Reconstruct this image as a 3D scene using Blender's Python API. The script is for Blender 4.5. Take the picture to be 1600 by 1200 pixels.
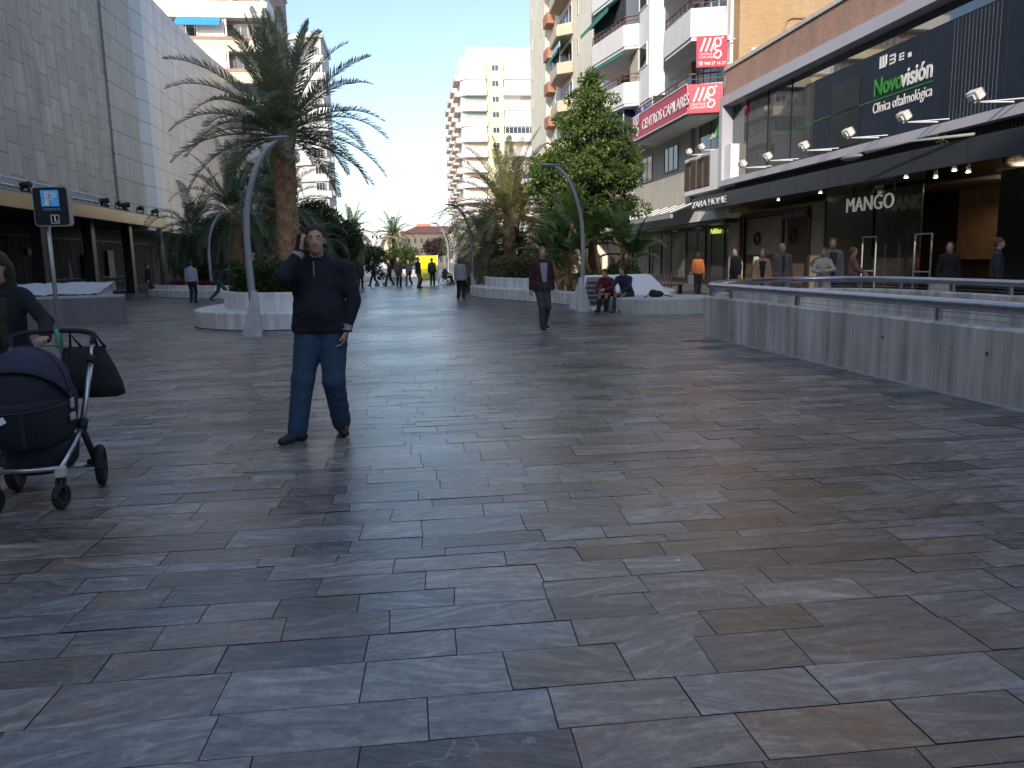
import bpy, bmesh, math, random
import numpy as np
from mathutils import Vector, Matrix

for o in list(bpy.data.objects): bpy.data.objects.remove(o)
S = bpy.context.scene
COL = S.collection
random.seed(7)
R = math.radians

# ------------------------------------------------------------------ camera
FPX = 1220.0; CAMH = 1.5
yaw = math.atan(160/1220)*0.99; pitch = math.atan(193.5/1220); roll = 0.022
fw = Vector((math.sin(yaw)*math.cos(pitch), math.cos(yaw)*math.cos(pitch), -math.sin(pitch)))
rt = Vector((math.cos(yaw), -math.sin(yaw), 0)); upv = rt.cross(fw)
RT = rt*math.cos(roll) - upv*math.sin(roll); UP = rt*math.sin(roll) + upv*math.cos(roll)
cd = bpy.data.cameras.new('camera'); cam = bpy.data.objects.new('camera', cd); COL.objects.link(cam)
cam.matrix_world = Matrix(((RT.x, UP.x, -fw.x, 0), (RT.y, UP.y, -fw.y, 0), (RT.z, UP.z, -fw.z, CAMH), (0, 0, 0, 1)))
cd.sensor_width = 36; cd.lens = FPX/1600*36; cd.clip_end = 3000; cd.clip_start = 0.05
S.camera = cam

# ------------------------------------------------------------------ sky and sun
SUN_EL = 24.0; SUN_AZ = 22.0           # azimuth measured from behind the camera towards its left
w = bpy.data.worlds.new('World'); S.world = w; w.use_nodes = True
nt = w.node_tree; bg = nt.nodes['Background']
sky = nt.nodes.new('ShaderNodeTexSky'); sky.sky_type = 'NISHITA'; sky.sun_disc = False
sky.sun_elevation = R(SUN_EL); sky.sun_rotation = R(180+SUN_AZ)
sky.air_density = 1.0; sky.dust_density = 1.2; sky.ozone_density = 2.2
hs_ = nt.nodes.new('ShaderNodeHueSaturation'); hs_.inputs['Saturation'].default_value = .90
nt.links.new(sky.outputs[0], hs_.inputs['Color']); nt.links.new(hs_.outputs[0], bg.inputs[0]); bg.inputs[1].default_value = 0.15
sd = bpy.data.lights.new('sun', 'SUN'); so = bpy.data.objects.new('sun', sd); COL.objects.link(so)
sd.energy = 2.7; sd.angle = R(0.5); sd.color = (1, 0.91, 0.78)
sdir = Vector((math.sin(R(SUN_AZ))*math.cos(R(SUN_EL)), math.cos(R(SUN_AZ))*math.cos(R(SUN_EL)), -math.sin(R(SUN_EL))))
so.rotation_euler = sdir.to_track_quat('-Z', 'Y').to_euler(); so.location = (-20, -30, 50)
S.view_settings.view_transform = 'Standard'; S.view_settings.look = 'None'
S.view_settings.gamma = 1; S.view_settings.exposure = 0.78
S.render.engine = 'CYCLES'
try: S.cycles.use_denoising = True
except Exception: pass

# ------------------------------------------------------------------ materials
def srgb(r, g, b):
    f = lambda c: (c/255/12.92 if c/255 <= .04045 else ((c/255+.055)/1.055)**2.4)
    return (f(r), f(g), f(b))
def newmat(name):
    m = bpy.data.materials.new(name); m.use_nodes = True
    return m, m.node_tree, m.node_tree.nodes['Principled BSDF']
_mc = {}
def M(name, col, rough=.7, metal=0., var=.18, scale=2.5, bump=0., bscale=40, streak=0., emit=0., spec=.5, rvar=0., coat=0.):
    if name in _mc: return _mc[name]
    m, t, b = newmat(name); N = t.nodes; L = t.links
    b.inputs['Roughness'].default_value = rough; b.inputs['Metallic'].default_value = metal
    b.inputs['Specular IOR Level'].default_value = spec
    if coat: b.inputs['Coat Weight'].default_value = coat
    tc = N.new('ShaderNodeTexCoord'); no = N.new('ShaderNodeTexNoise')
    no.inputs['Scale'].default_value = scale; no.inputs['Detail'].default_value = 6; no.inputs['Roughness'].default_value = .65
    L.new(tc.outputs['Object'], no.inputs['Vector'])
    cr = N.new('ShaderNodeMix'); cr.data_type = 'RGBA'
    cr.inputs['A'].default_value = (*[c*(1-var) for c in col], 1); cr.inputs['B'].default_value = (*[min(1, c*(1+var)) for c in col], 1)
    mr = N.new('ShaderNodeMapRange'); mr.inputs['From Min'].default_value = .3; mr.inputs['From Max'].default_value = .7
    L.new(no.outputs['Fac'], mr.inputs['Value']); L.new(mr.outputs[0], cr.inputs['Factor'])
    out = cr.outputs['Result']
    if streak:
        mp = N.new('ShaderNodeMapping'); mp.inputs['Scale'].default_value = (1.7, 1.7, .09)
        L.new(tc.outputs['Object'], mp.inputs['Vector'])
        n2 = N.new('ShaderNodeTexNoise'); n2.inputs['Scale'].default_value = 2.2; n2.inputs['Detail'].default_value = 7; n2.inputs['Roughness'].default_value = .7
        L.new(mp.outputs[0], n2.inputs['Vector'])
        m2 = N.new('ShaderNodeMapRange'); m2.inputs['From Min'].default_value = .35; m2.inputs['From Max'].default_value = .68
        m2.inputs['To Min'].default_value = 1-streak; m2.inputs['To Max'].default_value = 1+streak*.7
        L.new(n2.outputs['Fac'], m2.inputs['Value'])
        mm = N.new('ShaderNodeVectorMath'); mm.operation = 'SCALE'
        L.new(out, mm.inputs[0]); L.new(m2.outputs[0], mm.inputs['Scale']); out = mm.outputs[0]
    L.new(out, b.inputs['Base Color'])
    if rvar:
        m3 = N.new('ShaderNodeMapRange'); m3.inputs['To Min'].default_value = max(0, rough-rvar); m3.inputs['To Max'].default_value = min(1, rough+rvar)
        L.new(mr.outputs[0], m3.inputs['Value']); L.new(m3.outputs[0], b.inputs['Roughness'])
    if bump:
        n3 = N.new('ShaderNodeTexNoise'); n3.inputs['Scale'].default_value = bscale; n3.inputs['Detail'].default_value = 4
        L.new(tc.outputs['Object'], n3.inputs['Vector'])
        bp = N.new('ShaderNodeBump'); bp.inputs['Strength'].default_value = bump; bp.inputs['Distance'].default_value = .02
        L.new(n3.outputs['Fac'], bp.inputs['Height']); L.new(bp.outputs[0], b.inputs['Normal'])
    if emit:
        L.new(out, b.inputs['Emission Color']); b.inputs['Emission Strength'].default_value = emit
    _mc[name] = m
    return m
def brick_mat(name, c1, c2, mortar, bw, bh, ms, rough=.8, off=.5, axis='xz', bump=.3, noise=.25, spec=.5, nscale=.6):
    """bricks or cladding panels; axis says which two of (x+y, z) run along and across the courses"""
    m, t, b = newmat(name); N = t.nodes; L = t.links
    tc = N.new('ShaderNodeTexCoord'); sp = N.new('ShaderNodeSeparateXYZ'); L.new(tc.outputs['Object'], sp.inputs[0])
    ad = N.new('ShaderNodeMath'); ad.operation = 'ADD'; L.new(sp.outputs[0], ad.inputs[0]); L.new(sp.outputs[1], ad.inputs[1])
    cb = N.new('ShaderNodeCombineXYZ')
    if axis == 'xz': L.new(ad.outputs[0], cb.inputs[0]); L.new(sp.outputs[2], cb.inputs[1])
    else: L.new(sp.outputs[2], cb.inputs[0]); L.new(ad.outputs[0], cb.inputs[1])
    br = N.new('ShaderNodeTexBrick'); L.new(cb.outputs[0], br.inputs['Vector'])
    br.inputs['Color1'].default_value = (*c1, 1); br.inputs['Color2'].default_value = (*c2, 1); br.inputs['Mortar'].default_value = (*mortar, 1)
    br.inputs['Scale'].default_value = 1; br.inputs['Brick Width'].default_value = bw; br.inputs['Row Height'].default_value = bh
    br.inputs['Mortar Size'].default_value = ms; br.inputs['Mortar Smooth'].default_value = .1; br.offset = off; br.squash = 1
    no = N.new('ShaderNodeTexNoise'); no.inputs['Scale'].default_value = nscale; no.inputs['Detail'].default_value = 8; no.inputs['Roughness'].default_value = .7
    mp = N.new('ShaderNodeMapping'); mp.inputs['Scale'].default_value = (1, 1, .35); L.new(tc.outputs['Object'], mp.inputs[0]); L.new(mp.outputs[0], no.inputs['Vector'])
    mr = N.new('ShaderNodeMapRange'); mr.inputs['From Min'].default_value = .3; mr.inputs['From Max'].default_value = .7
    mr.inputs['To Min'].default_value = 1-noise; mr.inputs['To Max'].default_value = 1+noise; L.new(no.outputs['Fac'], mr.inputs['Value'])
    mm = N.new('ShaderNodeVectorMath'); mm.operation = 'SCALE'; L.new(br.outputs['Color'], mm.inputs[0]); L.new(mr.outputs[0], mm.inputs['Scale'])
    L.new(mm.outputs[0], b.inputs['Base Color'])
    b.inputs['Roughness'].default_value = rough; b.inputs['Specular IOR Level'].default_value = spec
    if bump:
        bp = N.new('ShaderNodeBump'); bp.invert = True; bp.inputs['Strength'].default_value = bump; bp.inputs['Distance'].default_value = .02
        L.new(br.outputs['Fac'], bp.inputs['Height']); L.new(bp.outputs[0], b.inputs['Normal'])
    return m
def leaf_mat(name, c1, c2, trans=.3, rough=.5, scale=3.0):
    m, t, b = newmat(name); N = t.nodes; L = t.links
    tc = N.new('ShaderNodeTexCoord'); no = N.new('ShaderNodeTexNoise'); no.inputs['Scale'].default_value = scale; no.inputs['Detail'].default_value = 5
    L.new(tc.outputs['Object'], no.inputs['Vector'])
    ge = N.new('ShaderNodeNewGeometry')
    ad = N.new('ShaderNodeMath'); ad.operation = 'MULTIPLY_ADD'; L.new(ge.outputs['Random Per Island'], ad.inputs[0]); ad.inputs[1].default_value = .5
    L.new(no.outputs['Fac'], ad.inputs[2])
    mr = N.new('ShaderNodeMapRange'); mr.inputs['From Min'].default_value = .45; mr.inputs['From Max'].default_value = 1.05; L.new(ad.outputs[0], mr.inputs['Value'])
    cr = N.new('ShaderNodeMix'); cr.data_type = 'RGBA'; cr.inputs['A'].default_value = (*c1, 1); cr.inputs['B'].default_value = (*c2, 1)
    L.new(mr.outputs[0], cr.inputs['Factor']); L.new(cr.outputs['Result'], b.inputs['Base Color'])
    b.inputs['Roughness'].default_value = rough; b.inputs['Specular IOR Level'].default_value = .4
    tr = N.new('ShaderNodeBsdfTranslucent'); L.new(cr.outputs['Result'], tr.inputs['Color'])
    mx = N.new('ShaderNodeMixShader'); mx.inputs[0].default_value = trans
    L.new(b.outputs[0], mx.inputs[1]); L.new(tr.outputs[0], mx.inputs[2])
    L.new(mx.outputs[0], t.nodes['Material Output'].inputs['Surface'])
    return m

# ------------------------------------------------------------------ mesh helpers
def wm(o):
    m = o.matrix_parent_inverse @ o.matrix_basis
    return wm(o.parent) @ m if o.parent else o.matrix_basis.copy()
def link(name, me, parent=None, world=True):
    o = bpy.data.objects.new(name, me); COL.objects.link(o)
    if parent is not None:
        o.parent = parent
        if world: o.matrix_parent_inverse = wm(parent).inverted()
    return o
def tag(o, label=None, cat=None, group=None, kind=None):
    if label: o['label'] = label
    if cat: o['category'] = cat
    if group: o['group'] = group
    if kind: o['kind'] = kind
    return o
def thing(name, label, cat, loc=(0, 0, 0), rz=0., group=None):
    o = bpy.data.objects.new(name, None); COL.objects.link(o); o.empty_display_size = .2
    o.location = loc; o.rotation_euler = (0, 0, rz)
    return tag(o, label, cat, group)
def copy_tree(o, parent=None):
    c = o.copy(); COL.objects.link(c); c.parent = parent
    for ch in list(o.children): copy_tree(ch, c)
    return c
class MB:
    def __init__(s): s.v = []; s.f = []; s.m = []
    def add(s, vs, fs, mi=0):
        b = len(s.v); s.v += [tuple(p) for p in vs]
        for f in fs: s.f.append(tuple(b+i for i in f)); s.m.append(mi)
        return s
    def box(s, x0, x1, y0, y1, z0, z1, mi=0):
        x0, x1 = min(x0, x1), max(x0, x1); y0, y1 = min(y0, y1), max(y0, y1); z0, z1 = min(z0, z1), max(z0, z1)
        return s.add([(x0,y0,z0),(x1,y0,z0),(x1,y1,z0),(x0,y1,z0),(x0,y0,z1),(x1,y0,z1),(x1,y1,z1),(x0,y1,z1)],
                     [(0,3,2,1),(4,5,6,7),(0,1,5,4),(1,2,6,5),(2,3,7,6),(3,0,4,7)], mi)
    def mbox(s, mat, sx, sy, sz, mi=0):      # box of size sx,sy,sz centred on matrix mat
        vs = [mat @ Vector((x*sx/2, y*sy/2, z*sz/2)) for z in (-1, 1) for x, y in ((-1,-1),(1,-1),(1,1),(-1,1))]
        return s.add(vs, [(0,3,2,1),(4,5,6,7),(0,1,5,4),(1,2,6,5),(2,3,7,6),(3,0,4,7)], mi)
    def bar(s, a, b, wx, wz, mi=0):          # rectangular bar from a to b
        a = Vector(a); b = Vector(b); d = b-a; L = d.length
        if L < 1e-6: return s
        q = d.to_track_quat('Z', 'Y').to_matrix().to_4x4(); q.translation = (a+b)/2
        return s.mbox(q, wx, wz, L, mi)
    def prism(s, poly, z0, z1, mi=0, cap=True):
        n = len(poly); vs = [(x, y, z0) for x, y in poly] + [(x, y, z1) for x, y in poly]
        fs = [(i, (i+1) % n, n+(i+1) % n, n+i) for i in range(n)]
        if cap: fs += [tuple(reversed(range(n))), tuple(range(n, 2*n))]
        return s.add(vs, fs, mi)
    def tube(s, pts, r, n=10, cap=True, mi=0, sq=None, up=None):
        pts = [Vector(p) for p in pts]; k = len(pts)
        rs = r if isinstance(r, (list, tuple)) else [r]*k
        vs = []; ref = Vector(up) if up else None; N = None
        for i, p in enumerate(pts):
            d = (pts[min(i+1, k-1)]-pts[max(i-1, 0)]).normalized()
            if ref is not None: N = (ref - d*ref.dot(d)).normalized()
            elif N is None:
                a = Vector((0, 0, 1)) if abs(d.z) < .9 else Vector((0, 1, 0)); N = (a-d*a.dot(d)).normalized()
            else: N = (N-d*N.dot(d)).normalized()
            B = d.cross(N)
            a_, b_ = sq if sq else (1, 1)
            for j in range(n):
                t = 2*math.pi*j/n; vs.append(p+N*math.cos(t)*rs[i]*a_+B*math.sin(t)*rs[i]*b_)
        fs = [(i*n+j, i*n+(j+1) % n, (i+1)*n+(j+1) % n, (i+1)*n+j) for i in range(k-1) for j in range(n)]
        if cap: fs += [tuple(reversed(range(n))), tuple(range((k-1)*n, k*n))]
        return s.add(vs, fs, mi)
    def ell(s, c, r, nu=14, nv=9, mi=0, mat=None):
        vs = []; c = Vector(c)
        for i in range(nv+1):
            ph = math.pi*i/nv
            for j in range(nu):
                th = 2*math.pi*j/nu; p = Vector((r[0]*math.sin(ph)*math.cos(th), r[1]*math.sin(ph)*math.sin(th), -r[2]*math.cos(ph)))
                vs.append((mat @ p if mat else p)+c)
        return s.add(vs, [(i*nu+j, i*nu+(j+1) % nu, (i+1)*nu+(j+1) % nu, (i+1)*nu+j) for i in range(nv) for j in range(nu)], mi)
    def sweep(s, path, prof, closed=False, mi=0):   # prof: (across, z) points, path: (x, y) points, across = left normal
        n = len(path); k = len(prof); vs = []
        for i, p in enumerate(path):
            a = Vector(path[(i-1) % n] if closed or i > 0 else path[i]); b = Vector(path[(i+1) % n] if closed or i < n-1 else path[i])
            d = (b-a).normalized(); nn = Vector((-d.y, d.x))
            for o, z in prof: vs.append((p[0]+nn.x*o, p[1]+nn.y*o, z))
        fs = []
        for i in range(n if closed else n-1):
            for j in range(k): fs.append((i*k+j, i*k+(j+1) % k, ((i+1) % n)*k+(j+1) % k, ((i+1) % n)*k+j))
        if not closed: fs += [tuple(reversed(range(k))), tuple(range((n-1)*k, n*k))]
        return s.add(vs, fs, mi)
    def build(s, name, mat, parent=None, smooth=False, world=True, bevel=0):
        me = bpy.data.meshes.new(name); me.from_pydata(s.v, [], s.f)
        for m in (mat if isinstance(mat, (list, tuple)) else [mat]): me.materials.append(m)
        me.polygons.foreach_set('material_index', s.m)
        if smooth: me.polygons.foreach_set('use_smooth', [True]*len(s.f))
        me.validate(); me.update()
        o = link(name, me, parent, world)
        if bevel:
            md = o.modifiers.new('bevel', 'BEVEL'); md.width = bevel; md.segments = 2; md.limit_method = 'ANGLE'
        return o
def spline(pts, n=8, closed=False):
    P = [Vector(p) for p in pts]; k = len(P); out = []
    for i in range(k if closed else k-1):
        if closed: p0, p1, p2, p3 = P[(i-1) % k], P[i], P[(i+1) % k], P[(i+2) % k]
        else: p0, p1, p2, p3 = P[max(i-1, 0)], P[i], P[i+1], P[min(i+2, k-1)]
        for j in range(n):
            t = j/n; out.append(.5*((2*p1)+(p2-p0)*t+(2*p0-5*p1+4*p2-p3)*t*t+(3*p1-p0-3*p2+p3)*t**3))
    if not closed: out.append(P[-1])
    return out
FACE_L = Matrix(((0, 0, -1), (-1, 0, 0), (0, 1, 0)))   # writing on a wall that faces -X
FACE_S = Matrix(((1, 0, 0), (0, 0, -1), (0, 1, 0)))    # writing on a wall that faces -Y
_tm = {}
def text(s, size, mat, parent, pos, face=FACE_L, ext=.01, align='LEFT', name='lettering', sx=1., shear=0., bold=0.):
    c = bpy.data.curves.new('t', 'FONT'); c.body = s; c.size = size; c.extrude = ext; c.align_x = align; c.shear = shear; c.offset = bold
    c.resolution_u = 3
    o = bpy.data.objects.new('t', c); COL.objects.link(o)
    dg = bpy.context.evaluated_depsgraph_get(); me = bpy.data.meshes.new_from_object(o.evaluated_get(dg))
    bpy.data.objects.remove(o)
    mt = face.to_4x4(); mt.translation = Vector(pos)
    me.transform(mt @ Matrix.Diagonal((sx, 1, 1, 1))); me.materials.clear(); me.materials.append(mat)
    me.name = name
    return link(name, me, parent)
# ------------------------------------------------------------------ shared materials
white_ren = M('white_render', (.78, .77, .75), .8, var=.06, scale=.6, streak=.06)
cream_ren = M('cream_render', (.78, .73, .60), .85, var=.08, scale=.5, streak=.08)
beige_ren = M('beige_render', (.56, .52, .44), .85, var=.08, scale=.8, streak=.10)
dark_glass = M('dark_glass', (.02, .024, .03), .06, var=.3, scale=.4, spec=.8)
win_glass = M('window_glass', (.06, .07, .085), .12, var=.5, scale=.5, spec=.8)
slate_metal = M('slate_metal', (.035, .038, .046), .42, var=.15, spec=.5)
black_m = M('black_matt', (.012, .012, .014), .6)
white_metal = M('white_metal', (.75, .75, .76), .4, var=.05)
frame_metal = M('frame_metal', (.46, .45, .50), .35, var=.06, scale=.6)
steel = M('brushed_steel', (.45, .44, .48), .32, metal=1, var=.12, scale=6, rvar=.08)
galv = M('galvanised_steel', (.40, .41, .43), .42, metal=.7, var=.12, scale=4, rvar=.1)
rust_rail = M('brown_railing', (.16, .06, .045), .5)
terra = M('terracotta', (.42, .20, .13), .8, var=.15)
green_awn = M('green_awning', (.04, .24, .18), .8, var=.15)
blue_awn = M('blue_awning', (.03, .28, .62), .8, var=.1)
conc = M('cast_concrete', (.64, .61, .56), .8, var=.16, scale=1.1, streak=.42, bump=.3, bscale=25)
white_conc = M('white_cast_concrete', (.76, .76, .75), .6, var=.15, scale=1.3, streak=.30, bump=.15, bscale=30)
soil_m = M('soil', (.06, .045, .03), .95, var=.3, bump=.8)

# ------------------------------------------------------------------ ground: joint bed, slate slabs, far ground
def slab_material():
    m, t, b = newmat('slate_slabs'); N = t.nodes; L = t.links
    at = N.new('ShaderNodeAttribute'); at.attribute_name = 'rnd'
    sp = N.new('ShaderNodeSeparateColor'); L.new(at.outputs['Color'], sp.inputs[0])
    tc = N.new('ShaderNodeTexCoord')
    of = N.new('ShaderNodeVectorMath'); of.operation = 'MULTIPLY_ADD'; L.new(at.outputs['Color'], of.inputs[0]); of.inputs[1].default_value = (37, 23, 51); L.new(tc.outputs['Object'], of.inputs[2])
    # streaks turned to a different angle in every slab
    an = N.new('ShaderNodeMath'); an.operation = 'MULTIPLY_ADD'; L.new(sp.outputs[2], an.inputs[0]); an.inputs[1].default_value = .9; an.inputs[2].default_value = -.45
    vr = N.new('ShaderNodeVectorRotate'); vr.rotation_type = 'Z_AXIS'; L.new(of.outputs[0], vr.inputs['Vector']); L.new(an.outputs[0], vr.inputs['Angle'])
    mp = N.new('ShaderNodeMapping'); mp.inputs['Scale'].default_value = (1.5, 6, 1); L.new(vr.outputs[0], mp.inputs[0])
    n1 = N.new('ShaderNodeTexNoise'); n1.inputs['Scale'].default_value = 1.6; n1.inputs['Detail'].default_value = 9; n1.inputs['Roughness'].default_value = .68; n1.inputs['Distortion'].default_value = 1.5
    L.new(mp.outputs[0], n1.inputs['Vector'])
    r1 = N.new('ShaderNodeValToRGB'); e = r1.color_ramp.elements
    e[0].position = .28; e[0].color = (.075, .077, .080, 1); e[1].position = .76; e[1].color = (.34, .33, .31, 1)
    x = e.new(.5); x.color = (.145, .142, .139, 1)
    L.new(n1.outputs['Fac'], r1.inputs[0])
    # slab to slab tone
    tn = N.new('ShaderNodeMapRange'); tn.inputs['To Min'].default_value = .58; tn.inputs['To Max'].default_value = 1.55; L.new(sp.outputs[0], tn.inputs['Value'])
    sc = N.new('ShaderNodeVectorMath'); sc.operation = 'SCALE'; L.new(r1.outputs[0], sc.inputs[0]); L.new(tn.outputs[0], sc.inputs['Scale'])
    # warm/cool slabs
    wc = N.new('ShaderNodeMix'); wc.data_type = 'RGBA'; wc.blend_type = 'MULTIPLY'; L.new(sp.outputs[1], wc.inputs['Factor'])
    L.new(sc.outputs[0], wc.inputs['A']); wc.inputs['B'].default_value = (1.18, 1.0, .84, 1)
    # rust stains
    n2 = N.new('ShaderNodeTexNoise'); n2.inputs['Scale'].default_value = 2.1; n2.inputs['Detail'].default_value = 6; n2.inputs['Distortion'].default_value = 1.5; L.new(of.outputs[0], n2.inputs['Vector'])
    sm = N.new('ShaderNodeMath'); sm.operation = 'MULTIPLY_ADD'; L.new(sp.outputs[1], sm.inputs[0]); sm.inputs[1].default_value = .2; L.new(n2.outputs['Fac'], sm.inputs[2])
    r2 = N.new('ShaderNodeMapRange'); r2.inputs['From Min'].default_value = .69; r2.inputs['From Max'].default_value = .84; r2.inputs['To Max'].default_value = .75; L.new(sm.outputs[0], r2.inputs['Value'])
    ru = N.new('ShaderNodeMix'); ru.data_type = 'RGBA'; L.new(r2.outputs[0], ru.inputs['Factor']); L.new(wc.outputs['Result'], ru.inputs['A']); ru.inputs['B'].default_value = (.21, .13, .085, 1)
    # pale quartz veins
    n3 = N.new('ShaderNodeTexNoise'); n3.inputs['Scale'].default_value = 1.3; n3.inputs['Detail'].default_value = 4; n3.inputs['Distortion'].default_value = 2.2; L.new(vr.outputs[0], n3.inputs['Vector'])
    ab = N.new('ShaderNodeMath'); ab.operation = 'SUBTRACT'; L.new(n3.outputs['Fac'], ab.inputs[0]); ab.inputs[1].default_value = .52
    a2 = N.new('ShaderNodeMath'); a2.operation = 'ABSOLUTE'; L.new(ab.outputs[0], a2.inputs[0])
    r3 = N.new('ShaderNodeMapRange'); r3.inputs['From Min'].default_value = 0; r3.inputs['From Max'].default_value = .012; r3.inputs['To Min'].default_value = .48; r3.inputs['To Max'].default_value = 0; L.new(a2.outputs[0], r3.inputs['Value'])
    n5 = N.new('ShaderNodeTexNoise'); n5.inputs['Scale'].default_value = 3; L.new(of.outputs[0], n5.inputs['Vector'])
    r5 = N.new('ShaderNodeMapRange'); r5.inputs['From Min'].default_value = .46; r5.inputs['From Max'].default_value = .58; L.new(n5.outputs['Fac'], r5.inputs['Value'])
    vm = N.new('ShaderNodeMath'); vm.operation = 'MULTIPLY'; L.new(r3.outputs[0], vm.inputs[0]); L.new(r5.outputs[0], vm.inputs[1])
    ve = N.new('ShaderNodeMix'); ve.data_type = 'RGBA'; L.new(vm.outputs[0], ve.inputs['Factor']); L.new(ru.outputs['Result'], ve.inputs['A']); ve.inputs['B'].default_value = (.34, .34, .34, 1)
    # large worn/dirty areas
    n4 = N.new('ShaderNodeTexNoise'); n4.inputs['Scale'].default_value = .35; n4.inputs['Detail'].default_value = 5; L.new(tc.outputs['Object'], n4.inputs['Vector'])
    r4 = N.new('ShaderNodeMapRange'); r4.inputs['From Min'].default_value = .3; r4.inputs['From Max'].default_value = .7; r4.inputs['To Min'].default_value = .8; r4.inputs['To Max'].default_value = 1.18; L.new(n4.outputs['Fac'], r4.inputs['Value'])
    fi = N.new('ShaderNodeVectorMath'); fi.operation = 'SCALE'; L.new(ve.outputs['Result'], fi.inputs[0]); L.new(r4.outputs[0], fi.inputs['Scale'])
    vo = N.new('ShaderNodeTexVoronoi'); vo.inputs['Scale'].default_value = 1.1; L.new(tc.outputs['Object'], vo.inputs['Vector'])
    nj = N.new('ShaderNodeTexNoise'); nj.inputs['Scale'].default_value = 30; L.new(tc.outputs['Object'], nj.inputs['Vector'])
    dj = N.new('ShaderNodeMath'); dj.operation = 'MULTIPLY_ADD'; L.new(nj.outputs['Fac'], dj.inputs[0]); dj.inputs[1].default_value = .03; L.new(vo.outputs['Distance'], dj.inputs[2])
    gm = N.new('ShaderNodeMapRange'); gm.inputs['From Min'].default_value = .035; gm.inputs['From Max'].default_value = .045; gm.inputs['To Min'].default_value = .35; gm.inputs['To Max'].default_value = 1; L.new(dj.outputs[0], gm.inputs['Value'])
    # fine grain, so that no slab is flat
    n6 = N.new('ShaderNodeTexNoise'); n6.inputs['Scale'].default_value = 26; n6.inputs['Detail'].default_value = 6; n6.inputs['Roughness'].default_value = .75; L.new(vr.outputs[0], n6.inputs['Vector'])
    g6 = N.new('ShaderNodeMapRange'); g6.inputs['From Min'].default_value = .3; g6.inputs['From Max'].default_value = .7; g6.inputs['To Min'].default_value = .72; g6.inputs['To Max'].default_value = 1.28; L.new(n6.outputs['Fac'], g6.inputs['Value'])
    gg = N.new('ShaderNodeMath'); gg.operation = 'MULTIPLY'; L.new(gm.outputs[0], gg.inputs[0]); L.new(g6.outputs[0], gg.inputs[1])
    f2 = N.new('ShaderNodeVectorMath'); f2.operation = 'SCALE'; L.new(fi.outputs[0], f2.inputs[0]); L.new(gg.outputs[0], f2.inputs['Scale'])
    L.new(f2.outputs[0], b.inputs['Base Color'])
    rr = N.new('ShaderNodeMapRange'); rr.inputs['From Min'].default_value = .25; rr.inputs['From Max'].default_value = .75; rr.inputs['To Min'].default_value = .14; rr.inputs['To Max'].default_value = .34
    L.new(n4.outputs['Fac'], rr.inputs['Value'])
    rs = N.new('ShaderNodeMath'); rs.operation = 'MULTIPLY_ADD'; L.new(n1.outputs['Fac'], rs.inputs[0]); rs.inputs[1].default_value = .16; L.new(rr.outputs[0], rs.inputs[2]); L.new(rs.outputs[0], b.inputs['Roughness'])
    b.inputs['Specular IOR Level'].default_value = .5
    bp = N.new('ShaderNodeBump'); bp.inputs['Strength'].default_value = .22; bp.inputs['Distance'].default_value = .012
    nb = N.new('ShaderNodeTexNoise'); nb.inputs['Scale'].default_value = 5; nb.inputs['Detail'].default_value = 7; L.new(mp.outputs[0], nb.inputs['Vector'])
    L.new(nb.outputs['Fac'], bp.inputs['Height']); L.new(bp.outputs[0], b.inputs['Normal'])
    return m
SLAB = slab_material()
base = MB().add([(-700, -300, 0), (700, -300, 0), (700, 1500, 0), (-700, 1500, 0)], [(0, 1, 2, 3)]).build('ground', M('joint_bed', (.06, .06, .06), .8, var=.3, scale=8, bump=.4))
tag(base, kind='structure')
def build_slabs():
    rnd = random.Random(3); V = []; F = []; C = []
    ang = R(1.0); ca, sa = math.cos(ang), math.sin(ang)
    y = -4.0; g = .0024
    while y < 92:
        wd = rnd.choice([.11, .15, .19, .22, .25, .28, .31])*(1 if y < 45 else 1.6)
        x = -17.5+rnd.random()*.6
        x1e = 15.0 if y > -5 else 15
        # only what can be seen from the avenue
        half_l = -2.5-.55*max(y, 0) if y < 30 else -17.5
        half_r = 2.5+.95*max(y, 0) if y < 14 else 15.0
        x = max(x, half_l-3)
        lastdir = 0
        while x < min(x1e, half_r+3):
            ln = rnd.uniform(.28, .74)*(1 if y < 45 else 1.6)
            t = [rnd.uniform(-.0016, .0016) for _ in range(2)]; z = .006+rnd.uniform(-.001, .001)
            tilt = rnd.uniform(-.012, .012)
            pts = [(x+g, y+g), (x+ln-g, y+g), (x+ln-g+tilt, y+wd-g), (x+g+lastdir, y+wd-g)]
            lastdir = tilt
            b0 = len(V)
            for i, (px, py) in enumerate(pts):
                zz = z+(t[0] if i in (1, 2) else -t[0])+(t[1]*.6 if i in (2, 3) else -t[1]*.6)
                V.append((px*ca+py*sa, -px*sa+py*ca, max(zz, .004)))
            F.append((b0, b0+1, b0+2, b0+3)); C.append((rnd.random(), rnd.random()**1.6, rnd.random(), 1))
            x += ln
        y += wd
    me = bpy.data.meshes.new('pavement'); me.from_pydata(V, [], F)
    ca_ = me.color_attributes.new('rnd', 'FLOAT_COLOR', 'CORNER')
    ca_.data.foreach_set('color', [c for col in C for _ in range(4) for c in col])
    me.materials.append(SLAB); me.update()
    return tag(link('pavement', me), kind='structure')
build_slabs()
wet = M('wet_stain', (.018, .018, .018), .12, var=.2)
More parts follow.
